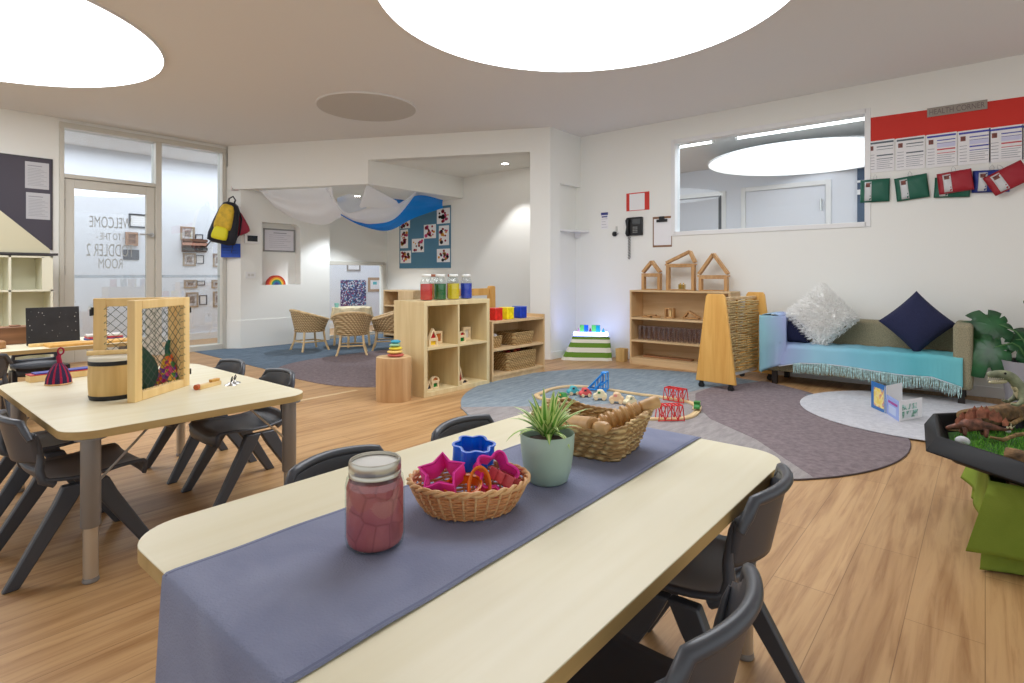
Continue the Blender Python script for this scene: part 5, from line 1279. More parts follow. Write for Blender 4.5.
# ------------------------------------------------------------ rope divider on castors
RP = mat('jute_rope', (206, 178, 124), .9, bmp=.4, bscale=200)
p0, p1 = Vector((4.90, 1.80, 0)), Vector((5.68, 1.70, 0)); L_ = (p1 - p0).length
t = thing('rope_divider', 'rolling divider of two tapered pine ends strung with jute rope', 'divider', p0, math.atan2(p1.y - p0.y, p1.x - p0.x))
for x, lab in ((0, 'end_panel'), (L_, 'end_panel')):
    m = MB(); T_ = Matrix.Translation((x, 0, 0)) @ Matrix(((0, 0, 1, 0), (1, 0, 0, 0), (0, 1, 0, 0), (0, 0, 0, 1)))
    pts = [(-.185, .06), (.185, .06), (.088, .81), (.07, .835), (-.07, .835), (-.088, .81)]
    m.prism(pts, -.014, .014, T_); pn = m.build(lab, PINE, t, bevel=.005)
    for s in (-1, 1):
        m = MB(); m.cyl((x - .012, s * .135, .025), (x + .012, s * .135, .025), .025, n=18); m.box(x - .018, x + .018, s * .135 - .012, s * .135 + .012, .03, .062); m.build('castor', BLACK, pn, bevel=.002)
m = MB(); m.box(.014, L_ - .014, -.016, .016, .775, .80); m.build('top_rail', BEECH, t, bevel=.003)
m = MB(); m.box(.014, L_ - .014, -.020, .020, .085, .11); m.build('bottom_rail', TRIMW, t, bevel=.003)
for s in (-1, 1):
    m = MB()
    for k in range(30):
        z = .125 + .0218 * k; ph = q.uniform(0, 6)
        m.tube([(.016 + (L_ - .032) * i / 12, s * (.030 + .004 * math.sin(i * 1.6 + ph)), z + .005 * math.sin(i * .9 + ph)) for i in range(13)], .0062, 6)
    o = m.build('rope_weave', RP, t, angle=80); o['kind'] = 'stuff'
for i in range(1, 4):
    m = MB(); m.cyl((L_ * i / 4, 0, .11), (L_ * i / 4, 0, .775), .010); m.build('upright', PINE, t)

# ------------------------------------------------------------ wall things, right wall
def rwp(name, label, cat, p0, q0, p1, q1, base, marks, group=None, frame=None, th=.004, tilt=0):
    a = onX(p0, q0, XR); b = onX(p1, q1, XR); zc = onX((p0 + p1) / 2, (q0 + q1) / 2, XR)
    W_ = abs(a.y - b.y); z1 = onX((p0 + p1) / 2, q0, XR).z; z0_ = onX((p0 + p1) / 2, q1, XR).z
    return poster(name, label, cat, W_, z1 - z0_, base, marks, 'X', (XR - .0005, (a.y + b.y) / 2, (z0_ + z1) / 2), group=group, frame=frame, th=th, tilt=tilt)
NB = mat('notice_blue', (50, 60, 130), .6)
rwp('notice', 'small notice with a dark blue heading beside the wall phone', 'notice', 601.2, 212.5, 608.2, 229, [PAPER, NB, INK], [(0, .84, 1, 1, 0), (.1, .70, .9, .78, 0)] + lines(4, .1, .9, .1, .6, 1, .02))
rwp('red_framed_notice', 'white sheet in a bright red frame above the phone', 'notice', 626.5, 192.5, 649.5, 210.5, [mat('frame_red', (204, 48, 36), .5), PAPER, INK, PINKP], [(.14, .03, .80, .94, 0)])
t = thing('wall_hook', 'black hook on the wall left of the phone', 'hook', (XR, onX(615, 234, XR).y, onX(615, 234, XR).z), R(-90))
m = MB(); m.lathe([(.030, 0), (.030, .02), (.02, .03), (0, .03)], 20, Matrix.Rotation(R(90), 4, 'X')); m.build('base', BLACK, t)
m = MB(); m.cyl((0.02, -.01, 0), (.055, -.02, .005), .006); m.build('prong', STEEL, t)
m = MB(); m.box(.012, .035, -.008, 0, .03, .09); m.build('tag', mat('tag_grey', (190, 190, 186), .5), t)
a = onX(636, 227, XR); t = thing('wall_phone', 'black office phone mounted on the right wall with a hanging curly cord', 'phone', (XR, a.y, a.z), R(-90))
m = MB(); m.prism([(-.095, -.10), (.095, -.10), (.095, .115), (-.095, .115)], 0, .03, Matrix(((1, 0, 0, 0), (0, 0, -1, 0), (0, 1, 0, 0), (0, 0, 0, 1)))); m.build('body', BLACK, t, bevel=.008)
m = MB(); m.box(-.03, .075, -.036, -.030, .03, .09); m.build('screen', mat('phone_screen', (60, 64, 66), .2), t)
m = MB()
for i in range(4):
    for j in range(3): m.box(-.025 + j * .022, -.010 + j * .022, -.035, -.030, -.07 + i * .02, -.058 + i * .02)
m.build('keypad', mat('keys_grey', (130, 132, 130), .5), t)
m = MB(); m.tube([(-.085, -.035, -.10), (-.088, -.055, -.075), (-.088, -.050, 0), (-.088, -.055, .075), (-.085, -.035, .10)], [.022, .024, .014, .024, .022], 12, sq=.8); m.build('handset', BLACK, t, angle=80)
m = MB(); m.tube([(-.075 + .006 * math.sin(k * 1.3) + .012 * math.sin(k / 70 * math.pi), -.03 + .006 * math.cos(k * 1.3), -.11 - .26 * math.sin(k / 70 * math.pi / 1.0 * .999 if k < 35 else math.pi / 2)) if False else (-.075 + .008 * math.sin(k * 1.3) + (.010 if k > 40 else -.006), -.03 + .008 * math.cos(k * 1.3), -.11 - .27 * (k / 40 if k <= 40 else (80 - k) / 40)) for k in range(80)], .0035, 5); m.build('cord', BLACK, t, angle=80)
t = rwp('clipboard', 'brown clipboard with a white sheet hanging beside the internal window', 'clipboard', 653, 216.5, 672, 247, [wood('clipboard_brown', (120, 84, 56), (142, 102, 70), 'z', 1), PAPER, INK], [(.06, .06, .97, .93, 0)] + [], th=.006)
m = MB(); m.box(-.065, .065, -.022, -.006, .110, .142); m.box(-.03, .03, -.026, -.006, .142, .175); m.build('clip', BLACK, t, bevel=.003)
# red strip, heading, plans, pouches
t = thing('red_backing', 'long strip of bright red backing paper high on the right wall', 'backing paper', (XR, 0, 0))
m = MB(); m.add([(XR - .002 - XR, .826, 2.212), (-.002, .826, 2.432), (-.002, -1.9, 2.385), (-.002, -1.9, 2.165)], [(0, 1, 2, 3)]); m.build('paper', mat('red_paper', (206, 46, 34), .7), t, smooth=False, solid=.0015)
hp_ = onX(956.5, 108.8, XR); t = thing('heading_sign', 'grey HEALTH CORNER heading sign on the red paper', 'sign', (XR - .004, hp_.y, hp_.z), R(-90))
aw = abs(onX(925, 110, XR).y - onX(985, 105, XR).y)
m = MB(); m.box(-aw / 2, aw / 2, -.006, 0, -.038, .038); m.build('plate', mat('sign_grey', (150, 142, 132), .5), t)
text('HEALTH CORNER', aw * .92, .046, (0, -.0065, 0), (R(90), 0, 0), mat('sign_ink', (112, 98, 96), .6), t)
HB, HR, HG, HP_ = mat('plan_blue', (66, 72, 170), .6), mat('plan_red', (196, 74, 80), .6), mat('plan_slate', (92, 104, 112), .6), mat('plan_photo', (120, 70, 62), .6, var=.3, scale=40)
PLB = mat('plan_tint', (206, 206, 232), .7)
ys = [.826, .607, .390, .175, -.024, -.224, -.424]
labs = ['grey headed action plan nearest the window', 'grey headed action plan second from the window', 'blue headed action plan with red bars, third from the window', 'blue headed action plan in all blue, fourth from the window', 'blue headed action plan with a larger photo, fifth from the window', 'action plan cut by the right edge of the view', 'action plan farthest along the wall']
for k, y in enumerate(ys):
    c1 = 2 if k < 2 else 0; c2 = 2 if k < 2 else (1 if k != 3 else 0); W_ = .208; Hh = .285
    zc = 2.214 - .004 * k - Hh / 2
    marks = [(.03, .9, .97, .955, c1), (.36, .78, .95, .81, c1), (.36, .70, .95, .715, c1), (.36, .50, .95, .54, c2), (.36, .40, .95, .42, c2), (.08, .70, .24, .84, 3)] + [(.36, .1 + .06 * j, .93 - .1 * (j % 2), .115 + .06 * j, 4) for j in range(5)] + [(.05, .1 + .09 * j, .28, .115 + .09 * j, 4) for j in range(6)]
    if k >= 2: marks = [(.0, .66, 1, 1, 5) if False else (.36, .58, .95, .69, 5)] + marks
    poster('action_plan', labs[k] + ' below the red strip', 'notice', W_, Hh, [PAPER, HB, HR, HG, HP_, INK, PLB], marks, 'X', (XR - .003, y - W_ / 2, zc), group='action plans on the right wall')
PCH = {n: mat('pouch_' + n, c, .5, bmp=.15, bscale=60) for n, c in (('green', (20, 92, 72)), ('red', (158, 24, 40)), ('blue', (28, 50, 136)))}
CLR = mat('clear_window', (206, 208, 210), .25)
def pouch(label, px, py, w, h, c, tilt, dx=0.0):
    a = onX(px, py, XR - .03 - dx); t = thing('medical_pouch', label, 'pouch', (XR - .012 - dx, a.y, a.z), rot=(0, R(tilt), R(-90)), group='zipped pouches hanging on the wall')
    m = MB()
    def fr(u, v): x = (u - .5) * 2; z = (v - .5) * 2; bul = (1 - x ** 4) * (1 - z ** 4); return (x * w / 2 * (1 - .02 * (1 - abs(z))), -.006 - .022 * bul - .002 * math.sin(x * 9 + z * 5), z * h / 2)
    m.grid(fr, 14, 12); m.grid(lambda u, v: (-(u - .5) * w, 0, (v - .5) * h), 1, 1)
    m.build('body', PCH[c], t, angle=80, solid=.003)
    m = MB(); m.grid(lambda u, v: (lambda p: (p[0], p[1] - .002, p[2]))(fr(.16 + .24 * u, .06 + .84 * v)), 4, 6); m.build('window', CLR, t, solid=.001)
    m = MB(); m.grid(lambda u, v: (lambda p: (p[0], p[1] - .0045, p[2]))(fr(.20 + .15 * u, .66 + .18 * v)), 2, 2); m.build('photo_tag', HP_, t, solid=.001)
    m = MB(); m.tube([(-.012, -.004, h / 2 - .01), (-.014, -.004, h / 2 + .02), (0, -.004, h / 2 + .045), (.014, -.004, h / 2 + .02), (.012, -.004, h / 2 - .01)], .0022, 6); m.build('ring', STEEL, t)
pouch('green pouch overlapping the window frame', 874.5, 190.5, .225, .205, 'green', 1)
pouch('green pouch hanging alone below the second plan', 911.5, 187.5, .235, .205, 'green', -6)
pouch('green pouch mostly behind a red pouch', 952, 187, .24, .17, 'green', 3)
pouch('red pouch in front of a green pouch', 955, 181.5, .23, .175, 'red', -6, .04)
pouch('blue pouch behind the tilted red pouch', 991, 181, .235, .18, 'blue', 3)
pouch('strongly tilted red pouch nearest the right edge of the view', 1008, 178, .26, .17, 'red', -28, .04)

# ------------------------------------------------------------ small sofa
def fabric(name, c1, c2, sc=300):
    m, nt, b = newmat(name); v = coords(nt); n = N(nt, 'ShaderNodeTexNoise', Scale=sc, Detail=3.0); nt.links.new(v, n.inputs['Vector'])
    nt.links.new(ramp(nt, n.outputs['Fac'], [(.35, c1), (.65, c2)]), b.inputs['Base Color']); b.inputs['Roughness'].default_value = .95; bump(nt, b, n.outputs['Fac'], .25, .01); return m
SF = fabric('olive_tweed', (128, 120, 96), (160, 152, 124), 160)
y0s, y1s, xf, xb = .07, 1.555, 5.48, 5.99
t = thing('sofa', 'small olive grey two seat sofa against the right wall', 'sofa', (xf, y0s, 0)); Ls = y1s - y0s; Ds = xb - xf
m = MB(); m.box(.03, Ds, .10, Ls - .10, .12, .27); m.build('base', SF, t, bevel=.015, seg=3)
m = MB(); m.box(.0, Ds - .12, .125, Ls - .125, .27, .365); m.build('seat_cushion', SF, t, bevel=.025, seg=4)
m = MB(); m.box(Ds - .13, Ds, .11, Ls - .11, .25, .60); m.build('backrest', SF, t, bevel=.03, seg=4)
for y in (0, Ls - .12):
    m = MB(); m.box(.0, Ds, y, y + .12, .12, .625); m.build('arm', SF, t, bevel=.03, seg=4)
for x in (.05, Ds - .05):
    for y in (.07, Ls - .07):
        m = MB(); m.box(x - .022, x + .022, y - .022, y + .022, 0, .12); m.build('leg', mat('leg_dark', (36, 28, 24), .5), t, bevel=.003)
# turquoise throw
def throw_mat():
    m, nt, b = newmat('throw_ombre'); v = coords(nt); s = nt.nodes.new('ShaderNodeSeparateXYZ'); nt.links.new(v, s.inputs[0])
    n = N(nt, 'ShaderNodeTexNoise', Scale=2.0, Detail=2.0); nt.links.new(v, n.inputs['Vector'])
    ad = N(nt, 'ShaderNodeMath'); ad.operation = 'MULTIPLY_ADD'; ad.inputs[1].default_value = .35; nt.links.new(n.outputs['Fac'], ad.inputs[0]); nt.links.new(s.outputs[1], ad.inputs[2])
    mr = N(nt, 'ShaderNodeMapRange'); mr.inputs['From Min'].default_value = .15; mr.inputs['From Max'].default_value = 1.9; nt.links.new(ad.outputs[0], mr.inputs['Value'])
    c = ramp(nt, mr.outputs[0], [(0.0, (120, 196, 200)), (.25, (96, 180, 192)), (.5, (128, 188, 208)), (.68, (150, 196, 216)), (.80, (160, 172, 214)), (.92, (150, 200, 214))])
    nt.links.new(c, b.inputs['Base Color']); b.inputs['Roughness'].default_value = .95
    w_ = N(nt, 'ShaderNodeTexWave', Scale=40.0, Distortion=1.0); w_.bands_direction = 'Y'; nt.links.new(v, w_.inputs['Vector']); bump(nt, b, w_.outputs['Fac'], .3, .01)
    return m
TH = throw_mat()
ya, yb_ = .19, 1.43
t = thing('throw_blanket', 'fringed turquoise and lilac throw spread over the sofa seat and arm', 'blanket', (0, 0, 0))
def hem(y):   # hem height along the sofa front
    f = (y - ya) / (yb_ - ya)
    return .215 - .015 * math.sin(f * 7) - .05 * max(0, 1 - f / .10) - .03 * max(0, (f - .86) / .14)
def seat_t(u, v):
    y = ya - .06 + (yb_ + .05 - ya + .06) * u; s = v * .62; zt = .372 + .003 * math.sin(y * 23) + .002 * math.sin(y * 60 + v * 9)
    xe = xf - .012
    if s < .34: return (xf + .36 - s, y + .01 * math.sin(v * 20), zt)
    if s < .38:
        a = (s - .34) / .04 * math.pi / 2; return (xe + .03 - .03 * math.sin(a), y, zt - .03 + .03 * math.cos(a))
    f = (s - .38) / .24; z1 = zt - .03; return (xe - .012 * f - .007 * math.sin(y * 28) * f, y, z1 + (hem(y) - z1) * f)
m = MB(); m.grid(seat_t, 90, 30); m.build('seat_drape', TH, t, solid=.006, angle=80)
yA0, yA1 = y1s - .125, y1s + .008
def arm_t(u, v):
    s = u * .98; x = xf - .035 + .36 * v + .02 * math.sin(u * 7) * v
    if s < .24: y, z = yA0 - .012, .38 + s
    elif s < .24 + .17: f = (s - .24) / .17; y = yA0 - .012 + (yA1 - yA0 + .03) * f; z = .634 + .012 * math.sin(f * math.pi)
    else: f = (s - .41) / .57; y = yA1 + .02 + .01 * math.sin(v * 8); z = .62 - .52 * f
    return (x, y, z)
m = MB(); m.grid(arm_t, 50, 14); m.build('arm_drape', TH, t, solid=.006, angle=80)
def arm_f(u, v):   # the part that hangs in front of the arm
    y = yA0 - .06 + (yA1 + .035 - yA0 + .06) * u; z = .63 - (.52 - .10 * (1 - u)) * v
    return (xf - .030 - .012 * math.sin(y * 40) * v - .006 * math.sin(v * 6), y, z)
m = MB(); m.grid(arm_f, 20, 24); m.build('front_fall', TH, t, solid=.006, angle=80)
FRG = mat('fringe_teal', (176, 214, 212), .95, var=.25, scale=60)
m = MB(); q = random.Random(8)
for k in range(150):
    y = ya - .05 + (yb_ - .06 - ya) * k / 150; z = hem(y); l = q.uniform(.075, .105); dx = q.uniform(-.006, .006)
    m.tube([(xf - .022, y, z + .004), (xf - .024 + dx, y + q.uniform(-.004, .004), z - l * .5), (xf - .022 + dx, y + q.uniform(-.006, .006), z - l)], [.0035, .0028, .0018], 5)
o = m.build('fringe', FRG, t, angle=80); o['kind'] = 'stuff'
m = MB(); m.tube([(xf - .026 - .007 * math.sin(y * 28), y, hem(y)) for y in [ya - .05 + (yb_ - ya + .05) * k / 80 for k in range(81)]], .0035, 6); m.build('pale_edging', mat('edging', (222, 224, 232), .9), t)
def cushion(name, label, c, size, rot, mm, puff=.075):
    t = thing(name, label, 'cushion', c, rot=rot); m = MB(); n = 20; hs = size / 2
    for side in (1, -1):
        def fn(u, v, side=side):
            x, z = (u - .5) * 2, (v - .5) * 2; e = (1 - x ** 2) * (1 - z ** 2); pin = 1 - .05 * (1 - abs(x)) * 0 
            px_ = x * hs * (1 - .06 * (1 - z * z) * abs(x)); pz = z * hs * (1 - .06 * (1 - x * x) * abs(z))
            return (px_, side * -(puff * max(0, e) ** .42 + .002 * math.sin(x * 9 + z * 4)), pz)
        if side == 1: m.grid(fn, n, n)
        else: m.grid(lambda u, v: fn(1 - u, v), n, n)
    m.build('cover', mm, t, angle=100); return t
NAVY = fabric('navy_cotton', (28, 32, 62), (40, 44, 78), 300)
cN = onX(917, 324, 5.74); cushion('navy_cushion', 'navy blue square cushion standing on its corner at the right of the sofa', (5.70, cN.y, .372 + .235), .375, (R(-14), R(45), R(-90)), NAVY, .08)
cW = onX(823, 318, 5.72); FUR = mat('white_fur', (250, 249, 246), .95)
tw = cushion('fluffy_cushion', 'shaggy white cushion standing on its corner at the throw covered end', (5.69, cW.y, .372 + .258), .385, (R(-14), R(47), R(-84)), FUR, .09)
m = MB(); q = random.Random(12); hs = .1925
for k in range(4200):
    x, z = q.uniform(-1, 1), q.uniform(-1, 1); side = 1 if q.random() < .8 else -1
    if q.random() < .25:
        if q.random() < .5: x = 1 if q.random() < .5 else -1
        else: z = 1 if q.random() < .5 else -1
    e = max(0, (1 - x * x) * (1 - z * z)); p = Vector((x * hs, -side * .09 * e ** .42, z * hs)); dn = Vector((x * .5 + q.uniform(-.5, .5), -side * (.5 + .4 * e), z * .5 + q.uniform(-.5, .5) )).normalized()
    # gravity in cushion frame (rotated about 45 degrees)
    g = Vector((-.7, 0, -.7)) * .5; l = q.uniform(.030, .066); w_ = Vector((q.uniform(-1, 1), 0, q.uniform(-1, 1))).normalized() * .0030
    a = p; b = p + dn * l * .5; c = b + (dn * .5 + g).normalized() * l * .6
    m.add([tuple(a - w_), tuple(a + w_), tuple(b + w_ * .8), tuple(b - w_ * .8), tuple(c)], [(0, 1, 2, 3), (3, 2, 4)])
o = m.build('fur', FUR, tw, angle=180); o['kind'] = 'stuff'
nb = cushion('navy_cushion', 'dark blue cushion peeking out behind the shaggy white one', (5.72, 1.36, .372 + .12), .25, (R(-10), 0, R(-80)), NAVY, .05)

# ------------------------------------------------------------ picture books on the round rug
def stand_book(label, a, b, c, h, cov, th, page):
    """book standing open like a tent: spine at b, boards reaching a and c"""
    t = thing('picture_book', label, 'book', (b[0], b[1], .0165), group='picture books standing on the round rug')
    for nm, p, mm in (('front_cover', a, cov[0]), ('back_cover', c, cov[1])):
        dx, dy = p[0] - b[0], p[1] - b[1]; L_ = math.hypot(dx, dy); an = math.atan2(dy, dx); T_ = Matrix.Rotation(an, 4, 'Z')
        m = MB(); m.box(0, L_, -.002, .002, 0, h, T_); o = m.build(nm, mm, t, smooth=False)
        s = 1 if nm == 'back_cover' else -1
        m = MB(); m.box(.003, L_ - .004, min(s * .002, s * th), max(s * .002, s * th), .003, h - .003, T_); m.build('pages', page, t, smooth=False)
    return t
BKB = mat('book_blue', (46, 112, 180), .4); 
def art(name, cs, sc):
    m, nt, b = newmat(name); v = coords(nt); n = N(nt, 'ShaderNodeTexNoise', Scale=sc, Detail=2.0); nt.links.new(v, n.inputs['Vector'])
    r = ramp(nt, n.outputs['Fac'], cs); nt.links.new(r, b.inputs['Base Color']); b.inputs['Roughness'].default_value = .4; return m
A1 = art('cover_yellow_art', [(.35, (236, 206, 90)), (.45, (238, 224, 150)), (.52, (222, 130, 90)), (.6, (120, 190, 220)), (.7, (190, 90, 140))], 16)
A2 = art('cover_green_art', [(.4, (226, 228, 226)), (.47, (150, 200, 190)), (.53, (70, 140, 110)), (.6, (214, 220, 222))], 14)
A3 = mat('cover_lilac', (150, 170, 226), .4)
def bp_(px, py): p = P(px, py, .0165); return (p.x, p.y)
a, b, c = bp_(871.5, 407), bp_(886, 413.5), bp_(902, 409.5)
t1 = stand_book('blue picture book with a yellow cartoon cover standing open on the round rug', a, b, c, .195, (BKB, PAPER), .010, mat('page_cream', (232, 220, 190), .6))
def cover_plate(t, a, b, u0, v0, u1, v1, h, mm, sgn=1, name='cover_art'):
    dx, dy = a[0] - b[0], a[1] - b[1]; L_ = math.hypot(dx, dy); T_ = Matrix.Rotation(math.atan2(dy, dx), 4, 'Z'); m = MB(); m.box(L_ * u0, L_ * u1, min(sgn * .002, sgn * .003), max(sgn * .002, sgn * .003), h * v0, h * v1, T_); m.build(name, mm, t, smooth=False)
cover_plate(t1, a, b, .12, .12, .80, .82, .195, A1, 1)
a, b, c = bp_(887, 413.5), bp_(899, 421.5), bp_(922, 417)
t2 = stand_book('low white picture book with green car drawings standing open in front of the blue one', a, b, c, .135, (A3, PAPER), .006, PAPER)
cover_plate(t2, a, b, .1, .66, .85, .78, .135, mat('title_magenta', (170, 60, 150), .5), 1, 'title_band')
cover_plate(t2, a, b, .2, .15, .8, .55, .135, mat('cover_pale', (190, 204, 234), .5), 1)
cover_plate(t2, c, b, .12, .52, .75, .80, .135, A2, -1); cover_plate(t2, c, b, .12, .12, .80, .46, .135, A2, -1)

# ------------------------------------------------------------ monstera
px_, py_ = 5.50, -.27
t = thing('monstera_plant', 'monstera with large glossy split leaves in a grey pot beside the sofa', 'potted plant', (px_, py_, 0))
m = MB(); m.lathe([(0, 0), (.13, 0), (.15, .02), (.185, .36), (.19, .38), (.175, .38), (.165, .34), (0, .34)], 36); m.build('pot', mat('pot_grey', (150, 146, 150), .5), t, angle=50)
m = MB(); m.lathe([(0, .345), (.166, .342)], 24, cap=False); m.build('soil', mat('soil', (58, 42, 30)), t)
MG = mat('monstera_green', (34, 80, 44), .42, var=.2, scale=10)
def mleaf(c, size, nrm, tipdir, stem_from):
    nrm = Vector(nrm).normalized(); tip = Vector(tipdir); tip = (tip - nrm * tip.dot(nrm)).normalized(); sd = nrm.cross(tip); c = Vector(c); m = MB(); n = 64
    o = []
    for k in range(n + 1):
        g = -math.pi + 2 * math.pi * k / n       # 0 = tip
        r = size * (1.0 + .25 * math.cos(g)) * (.55 + .45 * (1 - abs(g) / math.pi) ** .5)
        if .45 < abs(g) < 2.5: r *= (.66 if (int((abs(g) - .45) / .16) % 5 == 2) else 1.0)
        o.append((r * math.cos(g), r * math.sin(g)))
    def pos(a, b): return tuple(c + tip * a + sd * b - nrm * (.25 * (a * a + b * b) / size) + nrm * abs(b) * .12)
    vs = [pos(0, 0)] + [pos(a * .5, b * .5) for a, b in o] + [pos(a, b) for a, b in o]
    fs = []
    for k in range(n): fs += [(0, 1 + k, 2 + k), (1 + k, 2 + n + k, 3 + n + k, 2 + k)]
    m.add(vs, fs); l = m.build('leaf', MG, t, solid=.0015, angle=60); 
    m = MB(); s = Vector(stem_from); e = c - tip * size * .2; mid = (s + e) / 2 + Vector((0, 0, .10)); m.tube([s, s.lerp(mid, .6) + Vector((0, 0, .04)), mid, e], [.008, .007, .006, .005], 6); m.build('stalk', mat('stalk_green', (70, 110, 60), .5), l, angle=80)
def pw(px, py, s):
    d = ray(px); return (d[0] * s - px_, d[1] * s - py_, H - (py - HY) / F * s)
mleaf(pw(993, 326, 4.28), .20, (-.75, .1, .55), (-.2, 1, -.35), (0, 0, .34))
mleaf(pw(990, 350, 4.18), .185, (-.85, .2, .40), (.0, .8, -.75), (.02, .02, .34))
mleaf(pw(1022, 342, 4.15), .18, (-.7, -.3, .6), (-.1, -.9, -.3), (0, -.03, .34))
mleaf(pw(1045, 310, 4.1), .17, (-.5, -.4, .75), (0, -1, 0), (-.02, -.05, .34))
mleaf((.10, -.05, .78), .16, (-.4, -.1, .9), (.5, -.6, 0), (.02, -.02, .34))
mleaf((-.16, -.22, .62), .15, (-.6, -.2, .7), (-.6, -.6, -.2), (-.02, -.02, .34))

# ------------------------------------------------------------ tray with dinosaurs
tc = Vector((2.865, -.355, 0)); rot = R(4.5 + 67.5 - 45)
t = thing('sensory_tray', 'large black octagonal tray on a green draped stand', 'tray', tc, R(4.5))
def octo(r): return [(r / math.cos(R(22.5)) * math.cos(R(22.5 + 45 * k)), r / math.cos(R(22.5)) * math.sin(R(22.5 + 45 * k))) for k in range(8)]
lev = [(.0, .318), (.455, .318), (.475, .338), (.498, .400), (.506, .403), (.512, .400), (.545, .345), (.540, .340), (.500, .390), (.478, .325), (.455, .305), (.0, .305)]
m = MB()
def vv(r, z, k0=0): return [(x, y, z) for x, y in octo(max(r, 1e-4))]
for r, z in lev: m.v += vv(r, z)
for j in range(len(lev) - 1):
    for k in range(8): m.f.append((j * 8 + k, (j + 1) * 8 + k, (j + 1) * 8 + (k + 1) % 8, j * 8 + (k + 1) % 8)); m.m.append(0)
m.f = [tuple(reversed(f)) for f in m.f]
m.build('tray', mat('tray_black', (14, 14, 17), .55, spec=.25, bmp=.05, bscale=300), t, bevel=.004)
CG = cloth_mat('green_cloth', (120, 142, 54), (142, 162, 70), .1)
t = thing('draped_stand', 'square stand under the tray draped in lime green cloth', 'stand', (2.865, -.355, 0), R(2))
m = MB(); hb = .355
def skirt(u, v):
    k = u * 4; i = int(k) % 4; f = k - int(k); cs = [(-1, -1), (1, -1), (1, 1), (-1, 1)]; a, b = cs[i], cs[(i + 1) % 4]; x = a[0] + (b[0] - a[0]) * f; y = a[1] + (b[1] - a[1]) * f
    nx, ny = ((0, -1), (1, 0), (0, 1), (-1, 0))[i]; z = .303 - .235 * v; w_ = (.007 * math.sin(f * 15 + i) + .010 * math.sin(f * 6)) * v
    cr = (abs(2 * f - 1)) ** 6 * .045 * v
    return (x * (hb + .02 * v) + nx * w_ + x * cr, y * (hb + .02 * v) + ny * w_ + y * cr, z - .012 * math.sin(f * 4 + i * 2) * v)
m.grid(skirt, 96, 14); m.build('cloth_skirt', CG, t, solid=.003, angle=100)
m = MB()
def skirt2(u, v):
    p = skirt(u, .7 + .6 * v); s = .93 - .06 * v; return (p[0] * s, p[1] * s, max(.006, p[2] - .01))
m.grid(skirt2, 96, 6); m.build('under_fold', CG, t, solid=.003, angle=100)
m = MB(); m.box(-.30, .30, -.30, .30, .28, .302); m.build('top', BEECH, t)
for x in (-.26, .26):
    for y in (-.26, .26):
        m = MB(); m.box(x - .02, x + .02, y - .02, y + .02, 0, .28); m.build('leg', BEECH, t)
# grass mat
m = MB(); q = random.Random(20)
pts = [(x, y) for x, y in octo(.462)]; m.prism(pts, .319, .332)
m.mat(1)
for k in range(9000):
    g = q.uniform(0, 2 * math.pi); r = .455 * math.sqrt(q.random()); x, y = r * math.cos(g), r * math.sin(g); h = q.uniform(.010, .026); a = q.uniform(0, 6.3); w_ = .0016
    dx, dy = q.uniform(-.010, .010), q.uniform(-.010, .010); c_, s_ = math.cos(a) * w_, math.sin(a) * w_
    m.mi = 1 if k % 3 else 2
    m.add([(x - c_, y - s_, .330), (x + c_, y + s_, .330), (x + dx, y + dy, .332 + h)], [(0, 1, 2)])
tag(m.build('grass', [mat('grass_base', (46, 84, 28), .9), mat('grass_a', (86, 150, 40), .7), mat('grass_b', (120, 178, 60), .7)], smooth=False), 'bright green artificial grass lining the octagonal tray', 'grass', kind='stuff', loc=tc, rz=R(4.5))
BARK = mat('bark', (112, 86, 58), .9, var=.35, scale=26, bmp=.8, bscale=50); BARKI = wood('bark_inner', (140, 108, 72), (176, 142, 100), 'x', 1.2)
def log(label, a, b, r, hollow=True):
    T_, L_ = align3(a, b); t = thing('bark_log', label, 'log', a, rot=T_.to_euler()); q = random.Random(int(r * 1000)); m = MB(); n = 26; prof = [r * (1 + .06 * math.sin(3 * g_ * 6.283 / n + 1) + q.uniform(-.03, .03)) for g_ in range(n)]
    K = 8; vs = []
    for i in range(K + 1):
        for k in range(n): rr_ = prof[k] * (1 + .03 * math.sin(i * 1.1)); vs.append((rr_ * math.cos(2 * math.pi * k / n), rr_ * math.sin(2 * math.pi * k / n), L_ * i / K))
    fs = [(i * n + k, i * n + (k + 1) % n, (i + 1) * n + (k + 1) % n, (i + 1) * n + k) for i in range(K) for k in range(n)]
    m.add(vs, fs); m.build('bark', BARK, t, angle=80)
    m = MB(); vs = []
    for z, f in ((.0, 1.0), (.0, .74), (L_ * .5, .70), (L_, .74), (L_, 1.0)):
        for k in range(n): vs.append((prof[k] * f * math.cos(2 * math.pi * k / n), prof[k] * f * math.sin(2 * math.pi * k / n), z))
    m.add(vs, [(i * n + k, (i + 1) * n + k, (i + 1) * n + (k + 1) % n, i * n + (k + 1) % n) for i in range(4) for k in range(n)]); m.build('hollow_core', BARKI, t, angle=60)
    return t
def tp(px, py, z): return P(px, py, z)
log('hollow bark log lying across the back of the tray before the large dinosaur', tp(968, 419, .388), tp(1020, 411, .392), .044)
log('short hollow bark log at the near edge of the tray', tp(1006, 457, .372), tp(1052, 466, .372), .034)
TW = mat('twig', (138, 110, 72), .85, var=.25, scale=40, bmp=.5, bscale=80)
def twig(label, pts, r):
    m = MB(); m.tube(pts, r, 8); return tag(m.build('twig', TW, angle=80), label, 'twig', 'twigs on the tray grass')
twig('forked twig lying beyond the short log', [tp(990, 437, .362), tp(1003, 440, .356), tp(1016, 435, .360), tp(1035, 433, .366)], [.005, .008, .008, .007])
twig('long pale branch between the two logs', [tp(998, 421, .372), tp(1012, 424, .365), tp(1024, 417, .375), tp(1040, 414, .38)], [.006, .009, .010, .009])
